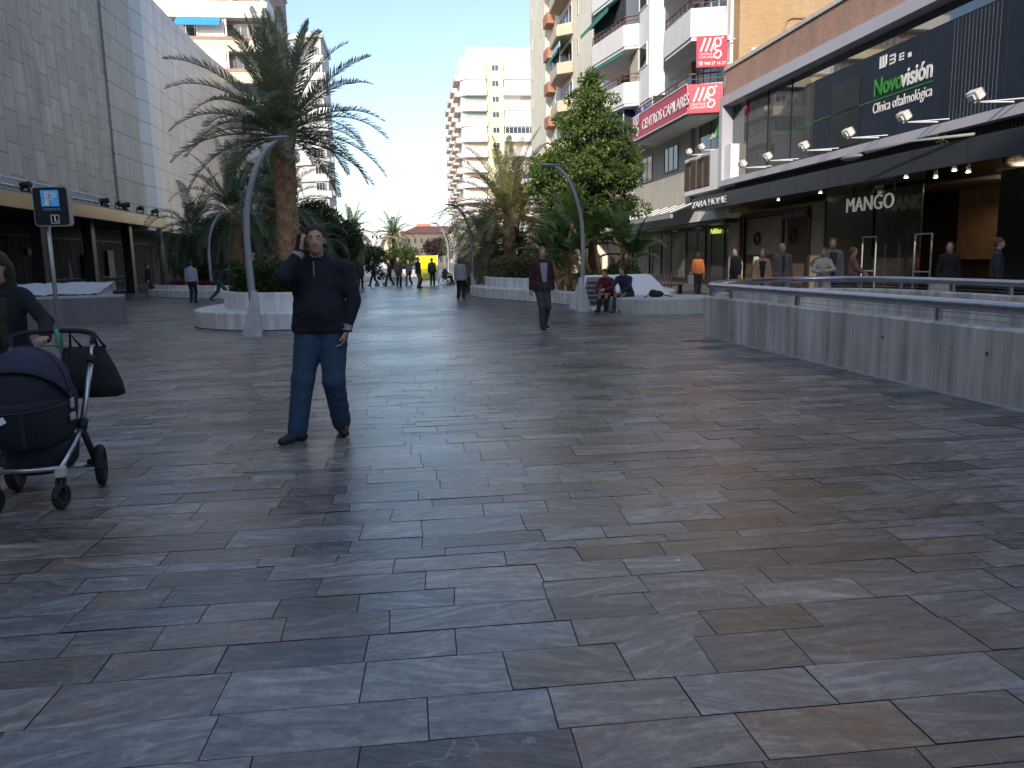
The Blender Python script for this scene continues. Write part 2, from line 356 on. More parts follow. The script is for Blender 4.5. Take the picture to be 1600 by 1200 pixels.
for cx_, cy_, a_, b_, sd_ in ((5.15, 13.3, .42, .16, 1), (4.9, 12.3, .3, .09, 2), (4.3, 17.2, .5, .1, 3), (-7.0, 16.6, .35, .16, 4), (-6.0, 24.5, .6, .2, 5), (6.1, 7.9, .12, .3, 6)):
    q_ = random.Random(sd_); n_ = 26
    tag(MB().add([(cx_+a_*math.cos(2*math.pi*i/n_)*q_.uniform(.6, 1.1), cy_+b_*math.sin(2*math.pi*i/n_)*q_.uniform(.6, 1.1), .0105) for i in range(n_)], [tuple(range(n_))]).build('wet_patch', wet), kind='structure')
far = MB().add([(-60, 91.5, .004), (60, 91.5, .004), (60, 400, .004), (-60, 400, .004)], [(0, 1, 2, 3)]).build('road', M('far_paving', (.15, .155, .165), .38, var=.15, scale=.4))
tag(far, kind='structure')
# ------------------------------------------------------------------ window helper
def window(parent, face, plane, a0, a1, z0, z1, fm, pm, bars=1, fw_=.06, out=.05, name='window'):
    """framed window standing a little proud of a wall; face L faces -X, R faces +X, S faces -Y"""
    sg = {'L': -1, 'R': 1, 'S': -1}[face]
    def bx(mb, a, b, c, d, o0, o1):
        if face == 'S': mb.box(a, b, plane+sg*o0, plane+sg*o1, c, d)
        else: mb.box(plane+sg*o0, plane+sg*o1, a, b, c, d)
    f = MB(); t = fw_
    bx(f, a0, a1, z1-t, z1, 0.003, out); bx(f, a0, a1, z0, z0+t, 0.003, out)
    bx(f, a0, a0+t, z0+t, z1-t, 0.003, out); bx(f, a1-t, a1, z0+t, z1-t, 0.003, out)
    for i in range(bars):
        c = a0+(a1-a0)*(i+1)/(bars+1); bx(f, c-t*.4, c+t*.4, z0+t, z1-t, 0.003, out*.8)
    fr = f.build(name, fm, parent)
    p = MB(); bx(p, a0+t, a1-t, z0+t, z1-t, 0.002, out*.35)
    p.build('pane', pm, fr)
    return fr

# ------------------------------------------------------------------ left: stone clad department store
st = thing('department_store', 'windowless stone clad department store on the left with a gold canopy band', 'building', (-17, 35, 0))
stoneA = brick_mat('stone_cladding', (.25, .225, .205), (.33, .30, .27), (.11, .105, .10), 1.42, 1.22, .026, .5, off=.37, axis='zx', bump=1, noise=.34, nscale=.8)
stoneB = brick_mat('rosy_stone_cladding', (.36, .265, .235), (.43, .32, .28), (.16, .13, .12), 1.9, 1.38, .035, .3, off=.0, axis='xz', bump=.6, noise=.3, spec=.8, nscale=.9)
stoneC = brick_mat('edge_stone', (.29, .275, .26), (.32, .305, .285), (.10, .10, .105), 3.0, 1.38, .03, .5, off=.5, axis='xz', bump=.5, noise=.15)
MB().box(-45, -17, -12, 50.6, 4.4, 19.6).build('stone_wall', stoneA, st)
MB().box(-45, -16.9, 50.6, 55.6, 4.4, 19.6).build('corner_panel', stoneC, st)
o = MB(); o.prism([(-45, 55.6), (-16.95, 55.6), (-16.7, 57.2), (-16.75, 65), (-16.55, 75), (-15.9, 85), (-45, 85)], 4.0, 19.9); o.build('rear_stone_wall', stoneB, st)
MB().prism([(-17.2, 55.603), (-16.93, 55.603), (-16.66, 57.25), (-16.69, 58.6), (-17.2, 58.6)], 4.05, 19.88).build('sky_reflection_panels', brick_mat('sky_reflection_tint', (.40, .42, .47), (.43, .45, .50), (.17, .17, .18), 6, 1.38, .035, .35, axis='xz', bump=.3, noise=.1), st)  # bluish stone colour paints the sky's reflection onto the first bay
MB().box(-45.3, -16.7, -12.3, 55.7, 19.6, 19.85).build('roof', M('roof_felt', (.2, .2, .2), .9), st)
gold = M('gold_panel', (.33, .22, .115), .38, metal=.75, var=.35, scale=.35, rvar=.12)
MB().box(-15.25, -15.0, -12, 53, 3.95, 4.55).build('canopy_fascia', gold, st)
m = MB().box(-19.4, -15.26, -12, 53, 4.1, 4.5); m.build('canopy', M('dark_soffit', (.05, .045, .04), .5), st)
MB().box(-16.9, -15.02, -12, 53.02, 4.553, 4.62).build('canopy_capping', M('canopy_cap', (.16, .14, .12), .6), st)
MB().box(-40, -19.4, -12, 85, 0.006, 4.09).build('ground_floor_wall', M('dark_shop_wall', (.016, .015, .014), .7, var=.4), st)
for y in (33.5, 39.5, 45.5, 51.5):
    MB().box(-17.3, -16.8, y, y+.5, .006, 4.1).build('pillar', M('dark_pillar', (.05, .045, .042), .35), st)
sg_ = M('store_glass', (.014, .015, .016), .6, var=.6, scale=.7, spec=.1)
for y0, y1 in ((34.3, 38.9), (40.4, 44.8), (46.2, 50.8), (52.6, 57.5), (59, 64)):
    window(st, 'R', -19.4, y0, y1, .25, 3.3, M('bronze_dark', (.03, .026, .02), .5), sg_, 2, name='shop_window')
for y, z, s, mm in ((43.6, 2.3, (.5, .35), 'w'), (50.6, .9, (1.3, 1.5), 'b'), (54.4, .9, (1.0, 1.8), 'g')):
    mat = {'w': M('paper_sign', (.5, .5, .48), .8), 'b': M('brown_display', (.20, .15, .12), .7, var=.4, scale=5), 'g': M('grey_display', (.20, .21, .20), .6)}[mm]
    MB().box(-19.28, -19.2, y, y+s[0], z, z+s[1]).build('window_display', mat, st)
MB().box(-19.1, -18.95, 37.0, 40.2, 1.9, 3.75).build('poster_panel', M('blue_poster', (.05, .16, .30), .5, var=.6, scale=1.6), st)
MB().tube([(-15.6, 53.4, .006), (-15.6, 53.4, 4.0)], .16, 14).build('canopy_post', M('stone_post', (.20, .18, .16), .5), st, True)
# gold lighting truss and flood lamps standing on the canopy
tr = thing('lighting_truss', 'aluminium lattice truss lying along the top of the gold canopy', 'truss', (-15.7, 39, 4.63))
m = MB(); y0, y1 = 33.0, 45.4
for dx, dz in ((0, 0), (.34, 0), (.17, .32)): m.tube([(-15.9+dx, y0, 4.9+dz), (-15.9+dx, y1, 4.9+dz)], .035, 8)
y = y0; k = 0
while y < y1-.35:
    a = (-15.9, -15.56) if k % 2 else (-15.56, -15.9)
    m.tube([(a[0], y, 4.9), (a[1], y+.4, 4.9)], .02, 6); m.tube([(-15.9, y, 4.9), (-15.73, y+.2, 5.22)], .02, 6); m.tube([(-15.73, y+.2, 5.22), (-15.56, y+.4, 4.9)], .02, 6)
    y += .4; k += 1
m.build('lattice', M('truss_alu', (.5, .5, .53), .4, metal=.3), tr)
for y in (33.2, 39, 45.2): MB().box(-15.78, -15.68, y, y+.1, 4.63, 4.9).build('foot', black_m, tr)
fl = thing('stage_lamp', 'black moving stage lamp on the canopy edge left of the truss', 'lamp', (-15.6, 32.2, 4.63), 0, 'black stage lamps along the canopy')
m = MB(); m.box(-.16, .16, -.16, .16, 0, .12); m.box(-.2, -.15, -.06, .06, .12, .42); m.box(.15, .2, -.06, .06, .12, .42); m.build('yoke', black_m, fl, world=False)
m = MB(); m.tube([(0, -.2, .34), (0, .1, .38), (0, .24, .4)], [.11, .14, .15], 12); m.build('lamp_head', black_m, fl, True, world=False)
for i, (y, l) in enumerate(((35.4, 'black stage lamp on the canopy behind the near part of the truss'), (43.9, 'black stage lamp under the far end of the truss'), (46.1, 'first black stage lamp beyond the end of the truss'), (47.0, 'second black stage lamp beyond the end of the truss, in a tight pair'), (49.6, 'lone black stage lamp on the canopy between the pair and the corner'), (52.3, 'black stage lamp at the far right corner of the gold canopy'))):
    c = copy_tree(fl); c.location = (-15.45, y, 4.63); c.rotation_euler = (0, 0, random.uniform(-1, 1)); c['label'] = l

# clutter under the canopy
tb = MB(); tb.tube([(-17.6, 45.6, .006), (-17.6, 45.6, .35), (-17.6, 45.6, .75), (-17.6, 45.6, .95)], [.28, .3, .34, .33], 16)
bn = thing('waste_bin', 'round green bin standing under the canopy behind the barrier', 'bin', (-17.6, 45.6, .006))
tb.build('bin_body', M('bin_green', (.015, .16, .10), .5), bn, True); MB().tube([(-17.6, 45.6, .952), (-17.6, 45.6, 1.0)], [.36, .34], 16).build('rim', M('bin_rim', (.02, .10, .07), .5), bn)
def barrier(x, ya, yb, label):
    b = thing('crowd_barrier', label, 'barrier', (x, (ya+yb)/2, .006), 0, 'dark barriers under the canopy')
    m = MB()
    for z in (.25, 1.05): m.tube([(x, ya, z), (x, yb, z)], .022, 8)
    for yy in (ya, (ya+yb)/2, yb): m.tube([(x, yy, .01), (x, yy, 1.08)], .024, 8)
    m.build('frame', M('barrier_metal', (.13, .14, .14), .5, metal=.4), b)
    m = MB(); y = ya+.2
    while y < yb: m.tube([(x, y, .25), (x, y, 1.05)], .01, 6); y += .2
    m.build('bars', M('barrier_metal', (.13, .14, .14), .5), b)
barrier(-16.9, 40.2, 43.6, 'dark crowd barrier under the canopy left of the green bin')
barrier(-16.9, 46.6, 50.2, 'dark crowd barrier under the canopy right of the green bin')
pal = [(.10, .07, .05), (.05, .09, .08), (.16, .13, .10), (.06, .05, .05), (.02, .07, .05)]
for i, (y, h, l) in enumerate(((41.0, 2.4, 'tall furled beige parasol under the canopy beside the blue poster'), (42.8, 2.9, 'tallest pale furled parasol under the canopy'), (45.0, 2.0, 'short furled parasol beside the green bin'))):
    p = thing('furled_parasol', l, 'parasol', (-17.9, y, .006), 0, 'furled parasols under the store canopy')
    MB().tube([(-17.9, y, .01), (-17.9, y, h)], .03, 8).build('pole', M('parasol_pole', (.25, .24, .22), .5), p)
    MB().tube([(-17.9, y, h*.45), (-17.9, y, h*.6), (-17.9, y, h*.8), (-17.9, y, h+.05)], [.11, .13, .09, .03], 10).build('cloth', M('parasol_cloth', (.26, .24, .21), .9), p, True)
for i, (y, l, c) in enumerate(((41.9, 'dark cafe table with clutter under the canopy, nearest', pal[0]), (44.1, 'dark green stall table under the canopy beside the bin', pal[4]), (51.8, 'brown display table at the far end of the canopy', pal[2]))):
    t_ = thing('table', l, 'table', (-18.1, y, .006)); m = MB().box(-18.6, -17.7, y-.6, y+.6, .74, .78)
    m.build('tabletop', M('table_%d' % i, c, .6), t_)
    for a in (-.5, .5):
        for b_ in (-.38, .38): MB().box(-18.15+b_-.02, -18.15+b_+.02, y+a-.02, y+a+.02, .006, .738).build('leg', black_m, t_)

# ------------------------------------------------------------------ left: white balcony block (near) and its rear block
ba = thing('apartment_block', 'tall white block with cream balconies and a blue awning behind the big palm', 'building', (-19.5, 93, 0))
bandw = M('band_white', (.80, .78, .76), .8, var=.04); yel = M('cream_rail', (.72, .64, .42), .6, var=.1, scale=1); brn = M('brown_band', (.34, .24, .19), .8)
MB().box(-34, -13.3, 88.2, 104, 0, 33).build('wall', M('brown_wall', (.33, .25, .21), .8, var=.15, streak=.1), ba)
MB().box(-34.2, -13.1, 86.6, 104.2, 33, 33.5).build('roof', bandw, ba)
z = 26.55
MB().box(-34, -13.0, 86.9, 88.19, 26.4, 27.95).build('parapet', bandw, ba)
for i in range(8):
    zt = 26.4-3.1*i
    # recess zt-1.35 .. zt, then slab, cream rail
    if i > 0: MB().box(-34, -13.0, 87.0, 88.19, zt-.12, zt).build('slab', bandw, ba)
    MB().box(-34, -13.05, 86.95, 87.1, zt-3.1+.0, zt-3.1+.95).build('balcony_rail', yel, ba)
    MB().box(-34, -13.0, 86.9, 87.3, zt-3.1+.95, zt-3.1+1.28).build('band', brn if i < 3 else bandw, ba)
    rr = random.Random(i)
    xs = [-34, -29, -24.6, -20.0, -17.2, -13.3]
    for k in range(5):
        if rr.random() < .42: MB().box(xs[k]+.1, xs[k+1]-.2, 87.05, 87.2, zt-1.82+.003, zt-.13).build('white_screen', bandw, ba)
        else:
            window(ba, 'S', 88.2, xs[k]+.5, xs[k+1]-.5, zt-2.6, zt-.3, white_metal, win_glass, 3)
    for x in (-24.6, -20.0, -17.2): MB().box(x-.09, x+.09, 86.93, 87.05, zt-1.8, zt-.125).build('post', bandw, ba)
for x in (-30, -25.5, -20.5, -16.6, -13.5): MB().box(x-.12, x+.12, 87, 87.3, 27.96, 32.99).build('post', bandw, ba)
MB().add([(-21.9, 86.89, 26.35), (-17.6, 86.89, 26.35), (-17.6, 86.0, 25.75), (-21.9, 86.0, 25.75), (-17.6, 85.98, 25.4), (-21.9, 85.98, 25.4)], [(0, 1, 2, 3), (3, 2, 4, 5)]).build('awning', blue_awn, ba)
for i in range(9):     # avenue side
    zt = 29.5-3.1*i
    for k, (ya, yb) in enumerate(((89, 93.5), (95, 98.5), (99.5, 103.4))):
        window(ba, 'R', -13.3, ya, yb, zt-1.7, zt-.3, white_metal, win_glass, 2)
    MB().box(-13.29, -12.7, 88.5, 103.8, zt-2.9, zt-1.9).build('balcony', yel if i % 2 else bandw, ba)
bb = thing('apartment_block', 'pale grey banded tower standing further back, right of the big palm', 'building', (-16.5, 156, 0))
gb = M('pale_grey_render', (.50, .49, .50), .85, var=.06, streak=.06); gw = M('pale_band', (.62, .61, .62), .8, var=.05)
MB().prism([(-24, 158), (-19.0, 152.5), (-17.2, 151.2), (-13.6, 150.6), (-13.6, 166), (-24, 166)], 0, 41.5).build('wall', gb, bb)
MB().prism([(-24.4, 158), (-19.1, 152.0), (-17.2, 150.7), (-13.2, 150.1), (-13.2, 166.4), (-24.4, 166.4)], 41.5, 42.3).build('roof', gw, bb)
for i in range(13):
    zt = 39.6-2.95*i
    MB().prism([(-19.6, 152.6), (-19.1, 152.0), (-17.3, 150.6), (-13.1, 150.0), (-13.0, 150.6), (-17.1, 151.18), (-18.9, 152.4)], zt-2.4, zt-1.2).build('balcony', gw, bb)
    window(bb, 'S', 150.55, -16.2+.4, -14.2, zt-1.15, zt+.3, white_metal, win_glass, 2, out=.3)
    if i > 2: MB().box(-13.59, -12.6, 152, 154.5, zt-2.2, zt-.9).build('side_balcony', gb, bb)

# ------------------------------------------------------------------ centre: white tower with yellow strip
mt = thing('apartment_block', 'brilliant white tall tower with a yellow window strip at the far right of the avenue', 'building', (18.8, 165, 0))
mw = M('tower_white', (.82, .81, .80), .8, var=.03)
MB().prism([(11.7, 156.4), (16.4, 156.2), (28, 156.2), (28, 200), (11.7, 200)], 0, 40.0).build('wall', mw, mt)
MB().box(13.0, 28, 157, 199, 40.0, 41.9).build('penthouse', mw, mt)
ylw = M('yellow_strip', (.74, .69, .44), .8, var=.08); _pt = M('hazed_terracotta', (.60, .46, .39), .8)  # terracotta lightened in its colour to stand in for distance haze
MB().box(16.5, 19.7, 155.3, 156.19, 0, 39.6).build('stair_strip', ylw, mt)
for i in range(14):
    zt = 38.4-2.85*i
    if zt < 3: break
    window(mt, 'S', 155.3, 17.5, 18.9, zt-1.3, zt-.1, white_metal, win_glass, 1, fw_=.1, out=.12)
    # left balconies (angled), right balconies
    MB().prism([(11.6, 156.39), (11.6, 155.6), (12.6, 154.8), (16.45, 154.6), (16.45, 156.2), (13, 156.3)], zt-2.85, zt-1.45).build('balcony', mw, mt)
    MB().box(19.75, 25.5, 154.6, 156.19, zt-2.85, zt-1.45).build('balcony', mw, mt)
    closed = i in (0, 1, 4)
    if closed:
        MB().prism([(11.9, 156.3), (11.9, 155.8), (12.7, 155.0), (16.3, 154.8), (16.3, 156.2)], zt-1.447, zt-.05).build('closed_balcony', mw, mt)
    else:
        MB().box(12.4, 16.3, 156.0, 156.19, zt-1.44, zt-.1).build('balcony_back', _pt if i > 3 else M('shade_green', (.35, .42, .38), .8), mt)
    if i in (4, 7): window(mt, 'S', 154.9, 19.9, 25.4, zt-1.44, zt-.1, white_metal, win_glass, 6, fw_=.1, out=.1)
    elif i > 4 or i == 2: MB().box(20.2 if i > 4 else 23.2, 25.3, 156.0, 156.19, zt-1.44, zt-.1).build('balcony_back', _pt, mt)
    else: MB().box(19.9, 25.4, 154.9, 156.1, zt-1.447, zt-.05).build('closed_balcony', mw, mt)
    # avenue side: deep projecting balconies seen edge on
for i in range(13):
    zt = 37.5-2.9*i
    for k in range(4):
        y0 = 158+k*10.5
        MB().box(10.6, 11.68, y0, y0+6.5, zt-1.6, zt-.6).build('side_balcony', M('pinkish_render', (.60, .50, .45), .85, var=.08), mt)

# ------------------------------------------------------------------ right: cream tower
ct = thing('apartment_block', 'pale cream tower with slit windows and green awnings left of the leafy tree', 'building', (16, 75, 0))
MB().box(14.5, 34, 60.6, 90, 0, 38).build('wall', cream_ren, ct)
MB().box(14.1, 34, 78.2, 80.4, 0, 38).build('pilaster', cream_ren, ct)
for i in range(12):
    zb = 1.7+3.05*i
    if zb > 30: break
    for y in (82.6, 88.2): window(ct, 'L', 14.5, y, y+.5, zb+.9, zb+2.1, cream_ren, M('slit', (.03, .03, .03), .6), 0, fw_=.05, out=.04, name='slit_window')
    window(ct, 'L', 14.5, 65.2, 65.7, zb+.9, zb+2.1, cream_ren, M('slit', (.03, .03, .03), .6), 0, fw_=.05, out=.04, name='slit_window')
    # big balcony bay
    b_ = MB().prism([(14.49, 73.2), (13.5, 72.6), (13.3, 68.2), (14.49, 67.2)], zb, zb+.12)
    bal = b_.build('balcony', M('orange_cream', (.62, .48, .36), .8), ct)
    m = MB()
    for a, b in (((14.45, 73.1), (13.5, 72.55)), ((13.5, 72.55), (13.3, 68.25)), ((13.3, 68.25), (14.45, 67.25))): m.bar((*a, zb+.5), (*b, zb+.5), .05, .8)
    m.build('parapet', M('orange_cream', (.62, .48, .36), .8), bal)
    window(ct, 'L', 14.5, 67.6, 72.8, zb+.3, zb+2.5, white_metal, M('brown_glass', (.05, .035, .03), .3), 3)
    if i in (5, 8): window(ct, 'L', 13.6, 68.4, 72.4, zb+.95, zb+2.7, white_metal, win_glass, 4, name='glazed_balcony')
    if i in (5, 7): MB().add([(14.3, 67.5, zb+2.75), (14.3, 72.8, zb+2.75), (13.2, 72.8, zb+1.9), (13.2, 67.5, zb+1.9), (13.2, 72.8, zb+1.6), (13.2, 67.5, zb+1.6)], [(0, 1, 2, 3), (3, 2, 4, 5)]).build('awning', green_awn, ct)
    # narrow side balconies
    MB().box(13.75, 14.49, 75.2, 77.4, zb, zb+.95).build('small_balcony', terra, ct)
    window(ct, 'L', 14.5, 75.3, 77.3, zb+.96, zb+2.3, white_metal, win_glass, 1)

# ------------------------------------------------------------------ right: white building with angular balconies
wb = thing('apartment_block', 'white building with angular balconies, carrying the red clinic signs, beside the brick wall', 'building', (15, 47, 0))
MB().box(14.5, 34, 38.0, 60.5, 3.2, 26).build('wall', white_ren, wb)
MB().box(14.503, 33.9, 34.65, 37.99, 3.2, 26).build('wall', white_ren, wb)
MB().box(14.44, 14.497, 34.8, 60.4, 4.2, 7.85).build('lower_wall', beige_ren, wb)
MB().box(15.6, 34, 27.4, 60.4, .006, 3.19).build('ground_floor_wall', M('black_shopfront', (.014, .014, .016), .25), wb)
MB().box(14.55, 33, 35.0, 60.3, 3.0, 3.19).build('soffit', M('dark_soffit2', (.03, .03, .032), .4), wb)
def ribbon(mb, pts, z0, z1, t=.12):
    mb.sweep(pts, [(-t/2, z0), (t/2, z0), (t/2, z1), (-t/2, z1)])
def railing(parent, pts, z0, z1, mat):
    m = MB(); P = [Vector((*p, 0)) for p in pts]
    for a, b in zip(P[:-1], P[1:]):
        m.tube([(a.x, a.y, z1), (b.x, b.y, z1)], .035, 6); m.tube([(a.x, a.y, (z0+z1)/2), (b.x, b.y, (z0+z1)/2)], .018, 6)
        n = max(1, int((b-a).length/.55))
        for i in range(n+1):
            q = a.lerp(b, i/n); m.tube([(q.x, q.y, z0), (q.x, q.y, z1)], .02, 6)
    return m.build('railing', mat, parent)
near_poly = [(14.49, 45.0), (12.95, 43.9), (12.9, 35.4), (14.25, 34.75)]
for k in range(6):
    z0 = 7.9+3.15*k
    pl = near_poly if k == 0 else [(14.49, 42.6), (13.7, 41.2), (12.9, 38.7), (12.9, 35.1), (14.3, 34.7)]
    s_ = MB().prism(pl+[(14.49, pl[-1][1])], z0-.15, z0+.0).build('balcony', white_ren, wb)
    m = MB(); ribbon(m, pl, z0+.003, z0+1.2); m.build('parapet', white_ren, s_)
    railing(s_, [(x+.03, y) for x, y in pl], z0+1.2, z0+1.65, rust_rail)
    # glazed rooms behind the balconies
    window(wb, 'L', 14.5, 35.0, 37.8, z0+.1, z0+2.6, white_metal, win_glass, 2)
    window(wb, 'L', 14.5, 38.3, 41.8, z0+.1, z0+2.6, white_metal, win_glass, 3)
mid = [(14.49, 47.2), (13.5, 46.8), (13.5, 43.2), (14.0, 42.4), (14.49, 42.3)]
MB().prism(mid, 11.0, 26).build('bay', white_ren, wb)
MB().prism(mid, 10.1, 10.997).build('bay_band', white_ren, wb)
for z0 in (11.9, 15.0, 18.1):
    window(wb, 'L', 13.5, 43.5, 45.0, z0, z0+1.2, white_metal, dark_glass, 0)
    MB().box(13.44, 13.497, 45.1, 46.7, z0-.6, z0+1.4).build('beige_panel', beige_ren, wb)
far_poly = [(14.49, 53.4), (12.6, 52.6), (12.0, 49.9), (12.75, 45.4), (13.48, 45.0)]
for k in range(5):
    z0 = 10.2+3.1*k
    s_ = MB().prism(far_poly+[(14.49, 45.0)], z0-.15, z0).build('balcony', white_ren, wb)
    m = MB(); ribbon(m, far_poly, z0+.003, z0+1.15); m.build('parapet', white_ren, s_)
    railing(s_, far_poly, z0+1.15, z0+1.6, rust_rail)
    MB().box(14.38, 14.497, 47.2, 52.9, z0+.1, z0+2.7).build('balcony_back', M('brown_recess', (.20, .11, .08), .8), wb)
    if k in (1,):
        m = MB()
        for a, b in zip(far_poly[1:-1], far_poly[2:]): m.bar((a[0]+.1, a[1], z0+2.0), (b[0]+.1, b[1], z0+2.0), .05, 1.6)
        if k == 1:
            g_ = m.build('glazing', win_glass, s_)
    if k == 1: MB().add([(13.0, 46, z0+2.95), (12.9, 51.8, z0+2.95), (11.6, 51.6, z0+2.25), (11.9, 45.8, z0+2.25), (11.6, 51.6, z0+2.0), (11.9, 45.8, z0+2.0)], [(0, 1, 2, 3), (3, 2, 4, 5)]).build('awning', green_awn, s_)
bluep = M('blue_film_glass', (.04, .15, .40), .3, var=.3, scale=1)
whp = M('white_paint', (.8, .8, .8), .6, var=.03)
for pl, ya, yb in ((12.95, 46.2, 48.2), (12.95, 48.3, 50.4), (13.55, 42.6, 44.5), (13.55, 44.6, 46.6)):
    f = window(wb, 'L', pl, ya, yb, 8.5, 10.0, white_metal, bluep, 0, name='blue_window')
    m = MB(); c = (ya+yb)/2
    m.box(pl-.04, pl-.03, c-.1, c+.1, 8.65, 9.05); m.box(pl-.04, pl-.03, c-.2, c+.2, 9.0, 9.12); m.box(pl-.04, pl-.03, c-.22, c-.12, 9.12, 9.32); m.box(pl-.04, pl-.03, c+.12, c+.22, 9.12, 9.32)
    m.box(pl-.04, pl-.03, ya+.1, yb-.1, 8.56, 8.6); m.build('film_mark', whp, f)
MB().box(13.02, 14.49, 44.9, 50.6, 8.2, 8.49).build('bay_sill', white_ren, wb)
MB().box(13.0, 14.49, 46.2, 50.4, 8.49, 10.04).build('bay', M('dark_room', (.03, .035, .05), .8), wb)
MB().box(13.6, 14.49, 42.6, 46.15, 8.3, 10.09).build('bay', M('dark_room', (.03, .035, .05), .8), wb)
window(wb, 'L', 14.44, 41.0, 43.3, 6.05, 7.4, M('bronze_frame', (.10, .08, .06), .4), dark_glass, 2)
window(wb, 'L', 14.44, 45.4, 47.5, 5.9, 7.4, M('bronze_frame', (.10, .08, .06), .4), dark_glass, 1)
window(wb, 'L', 14.44, 49.5, 52.0, 5.2, 7.2, white_metal, dark_glass, 1)
lw = window(wb, 'L', 14.44, 35.1, 37.9, 6.2, 7.84, M('bronze_frame', (.10, .08, .06), .4), dark_glass, 1, name='clinic_window')
text('salud', .42, whp, lw, (14.38, 36.6, 6.9), ext=.006)
MB().prism([(14.385, 35.2), (14.385, 35.8), (14.39, 35.8), (14.39, 35.2)], 6.9, 7.7).build('green_mark', M('green_paint', (.05, .35, .08), .6), lw)
# shutter cabinet
sc = MB().box(13.9, 14.43, 32.9, 38.5, 4.45, 6.2).build('service_cabinet', white_ren, wb)
for i in range(4):
    ya = 35.2+i*.84
    m = MB(); m.box(13.86, 13.897, ya, ya+.72, 4.7, 6.05)
    for j in range(12): m.box(13.835, 13.86, ya+.03, ya+.69, 4.74+j*.108, 4.74+j*.108+.06)
    m.build('louvre', M('louvre_brown', (.11, .075, .055), .6), sc)
MB().box(14.25, 14.43, 38.6, 38.75, 4.2, 13).build('downpipe', M('pipe', (.2, .18, .15), .6), wb)
# pillar and low shopfronts
MB().box(13.2, 13.85, 50.2, 50.9, .006, 3.19).build('pillar', M('dark_pillar', (.05, .045, .042), .35), wb)
MB().box(13.2, 13.85, 57.2, 57.9, .006, 3.19).build('pillar', M('dark_pillar', (.05, .045, .042), .35), wb)
for ya, yb, c in ((37.4, 39.2, (.05, .05, .05)), (39.9, 41.2, (.10, .11, .10)), (42.8, 45.4, (.13, .14, .11)), (47.2, 49.0, (.04, .05, .05)), (49.6, 52.5, (.18, .17, .14)), (53.5, 58.5, (.14, .15, .13))):
    window(wb, 'L', 15.6, ya, yb, .2, 2.85, M('black_frame', (.01, .01, .011), .3), M('shop_%d' % int(ya), c, .15, var=.5, scale=1.2, spec=.8), 0, fw_=.12, name='shop_window')
for y, s_ in ((45.0, 'Pull&Bear'), (41.2, 'Pull&Bear')): text(s_, .26, whp, wb, (15.5, y, 2.92), ext=.008, name='shop_lettering')
text('Pull&Bear', .36, M('lit_green', (.45, .60, .10), .5, emit=.8), wb, (15.45, 38.9, 2.6), ext=.01, name='shop_lettering')
# awning of glass over the left shops
aw = thing('shop_awning', 'grey sloping glass and metal awning over the shops left of the black fascia', 'awning', (14, 42, 3.6))
m = MB().add([(14.4, 38.0, 4.15), (14.4, 50.0, 4.15), (13.0, 50.0, 3.62), (13.0, 38.0, 3.62), (14.4, 38.0, 4.11), (14.4, 50, 4.11), (13, 50, 3.58), (13, 38, 3.58)], [(0, 1, 2, 3), (4, 7, 6, 5), (0, 3, 7, 4), (1, 5, 6, 2), (3, 2, 6, 7)]).build('glass_sheet', M('grey_glass', (.10, .10, .105), .25, spec=.8), aw)
MB().box(12.95, 13.1, 37.9, 50.1, 3.38, 3.57).build('gutter', M('grey_paint', (.30, .30, .31), .5), aw)
for i in range(9):
    y = 38.1+i*1.48; MB().bar((14.4, y, 4.2), (13.0, y, 3.67), .06, .05).build('rafter', white_metal, aw)

# ------------------------------------------------------------------ right: red clinic signs
red = M('sign_red', (.50, .018, .055), .4, var=.04)
def mg_logo(parent, o, u, n, s, name='logo'):
    """three slanted strokes and a looped g; o origin, u direction of reading, s height"""
    m = MB(); o = Vector(o); u = Vector(u).normalized(); zz = Vector((0, 0, 1)); n = Vector(n)
    P = lambda a, b: o+u*a*s+zz*b*s+n*.03
    def stroke(pts, w):
        pts = [P(*p) for p in pts]
        m.tube(pts, [w*s]*len(pts), 6, sq=(.15, 1), up=n)
    for i in range(3): stroke([(.05+i*.24, .38), (.13+i*.24, .55), (.28+i*.24, .98)], .055)
    import math as mm
    stroke([(.86+.15*mm.cos(t), .78+.19*mm.sin(t)) for t in [k*mm.pi/6 for k in range(13)]], .045)
    stroke([(1.02, .95), (1.12, 1.0)], .04)
    stroke([(.80, .60), (.70, .50), (.78, .42), (.98, .38), (1.04, .22), (.90, .06), (.72, .10), (.70, .24), (.84, .36)], .045)
    return m.build(name, whp, parent)
s1 = thing('clinic_sign', 'long angled red sign reading CENTROS CAPILARES on the lower balcony', 'sign', (12.8, 39.5, 7.9))
MB().bar((12.8, 43.9, 8.5), (12.8, 35.35, 8.48), .05, 1.24).build('side_panel', red, s1)
MB().bar((12.8, 35.25, 8.46), (14.2, 34.6, 8.42), .05, 1.24).build('front_panel', red, s1)
m = MB()
for za in (7.86, 9.12): m.bar((12.77, 43.9, za), (12.77, 35.3, za), .05, .05)
m.build('edge_trim', white_metal, s1)
text('CENTROS CAPILARES', .72, whp, s1, (12.75, 42.0, 8.2), ext=.01, sx=1.02, bold=.008)
mg_logo(s1, (12.75, 43.7, 7.95), (0, -1, 0), (-1, 0, 0), 1.15)
u = Vector((1.4, -.65, 0)).normalized(); n = Vector((-u.y*-1*-1, 0, 0)); n = Vector((u.y, -u.x, 0))
mg_logo(s1, Vector((12.8, 35.25, 7.98))+u*.22, u, n, .95)
fm = Matrix((u, (0, 0, 1), n)).transposed()
text('CENTROS', .15, whp, s1, Vector((12.8, 35.25, 8.16))+u*.12+n*.035, fm, ext=.004); text('CAPILARES', .15, whp, s1, Vector((12.8, 35.25, 8.02))+u*.12+n*.035, fm, ext=.004)
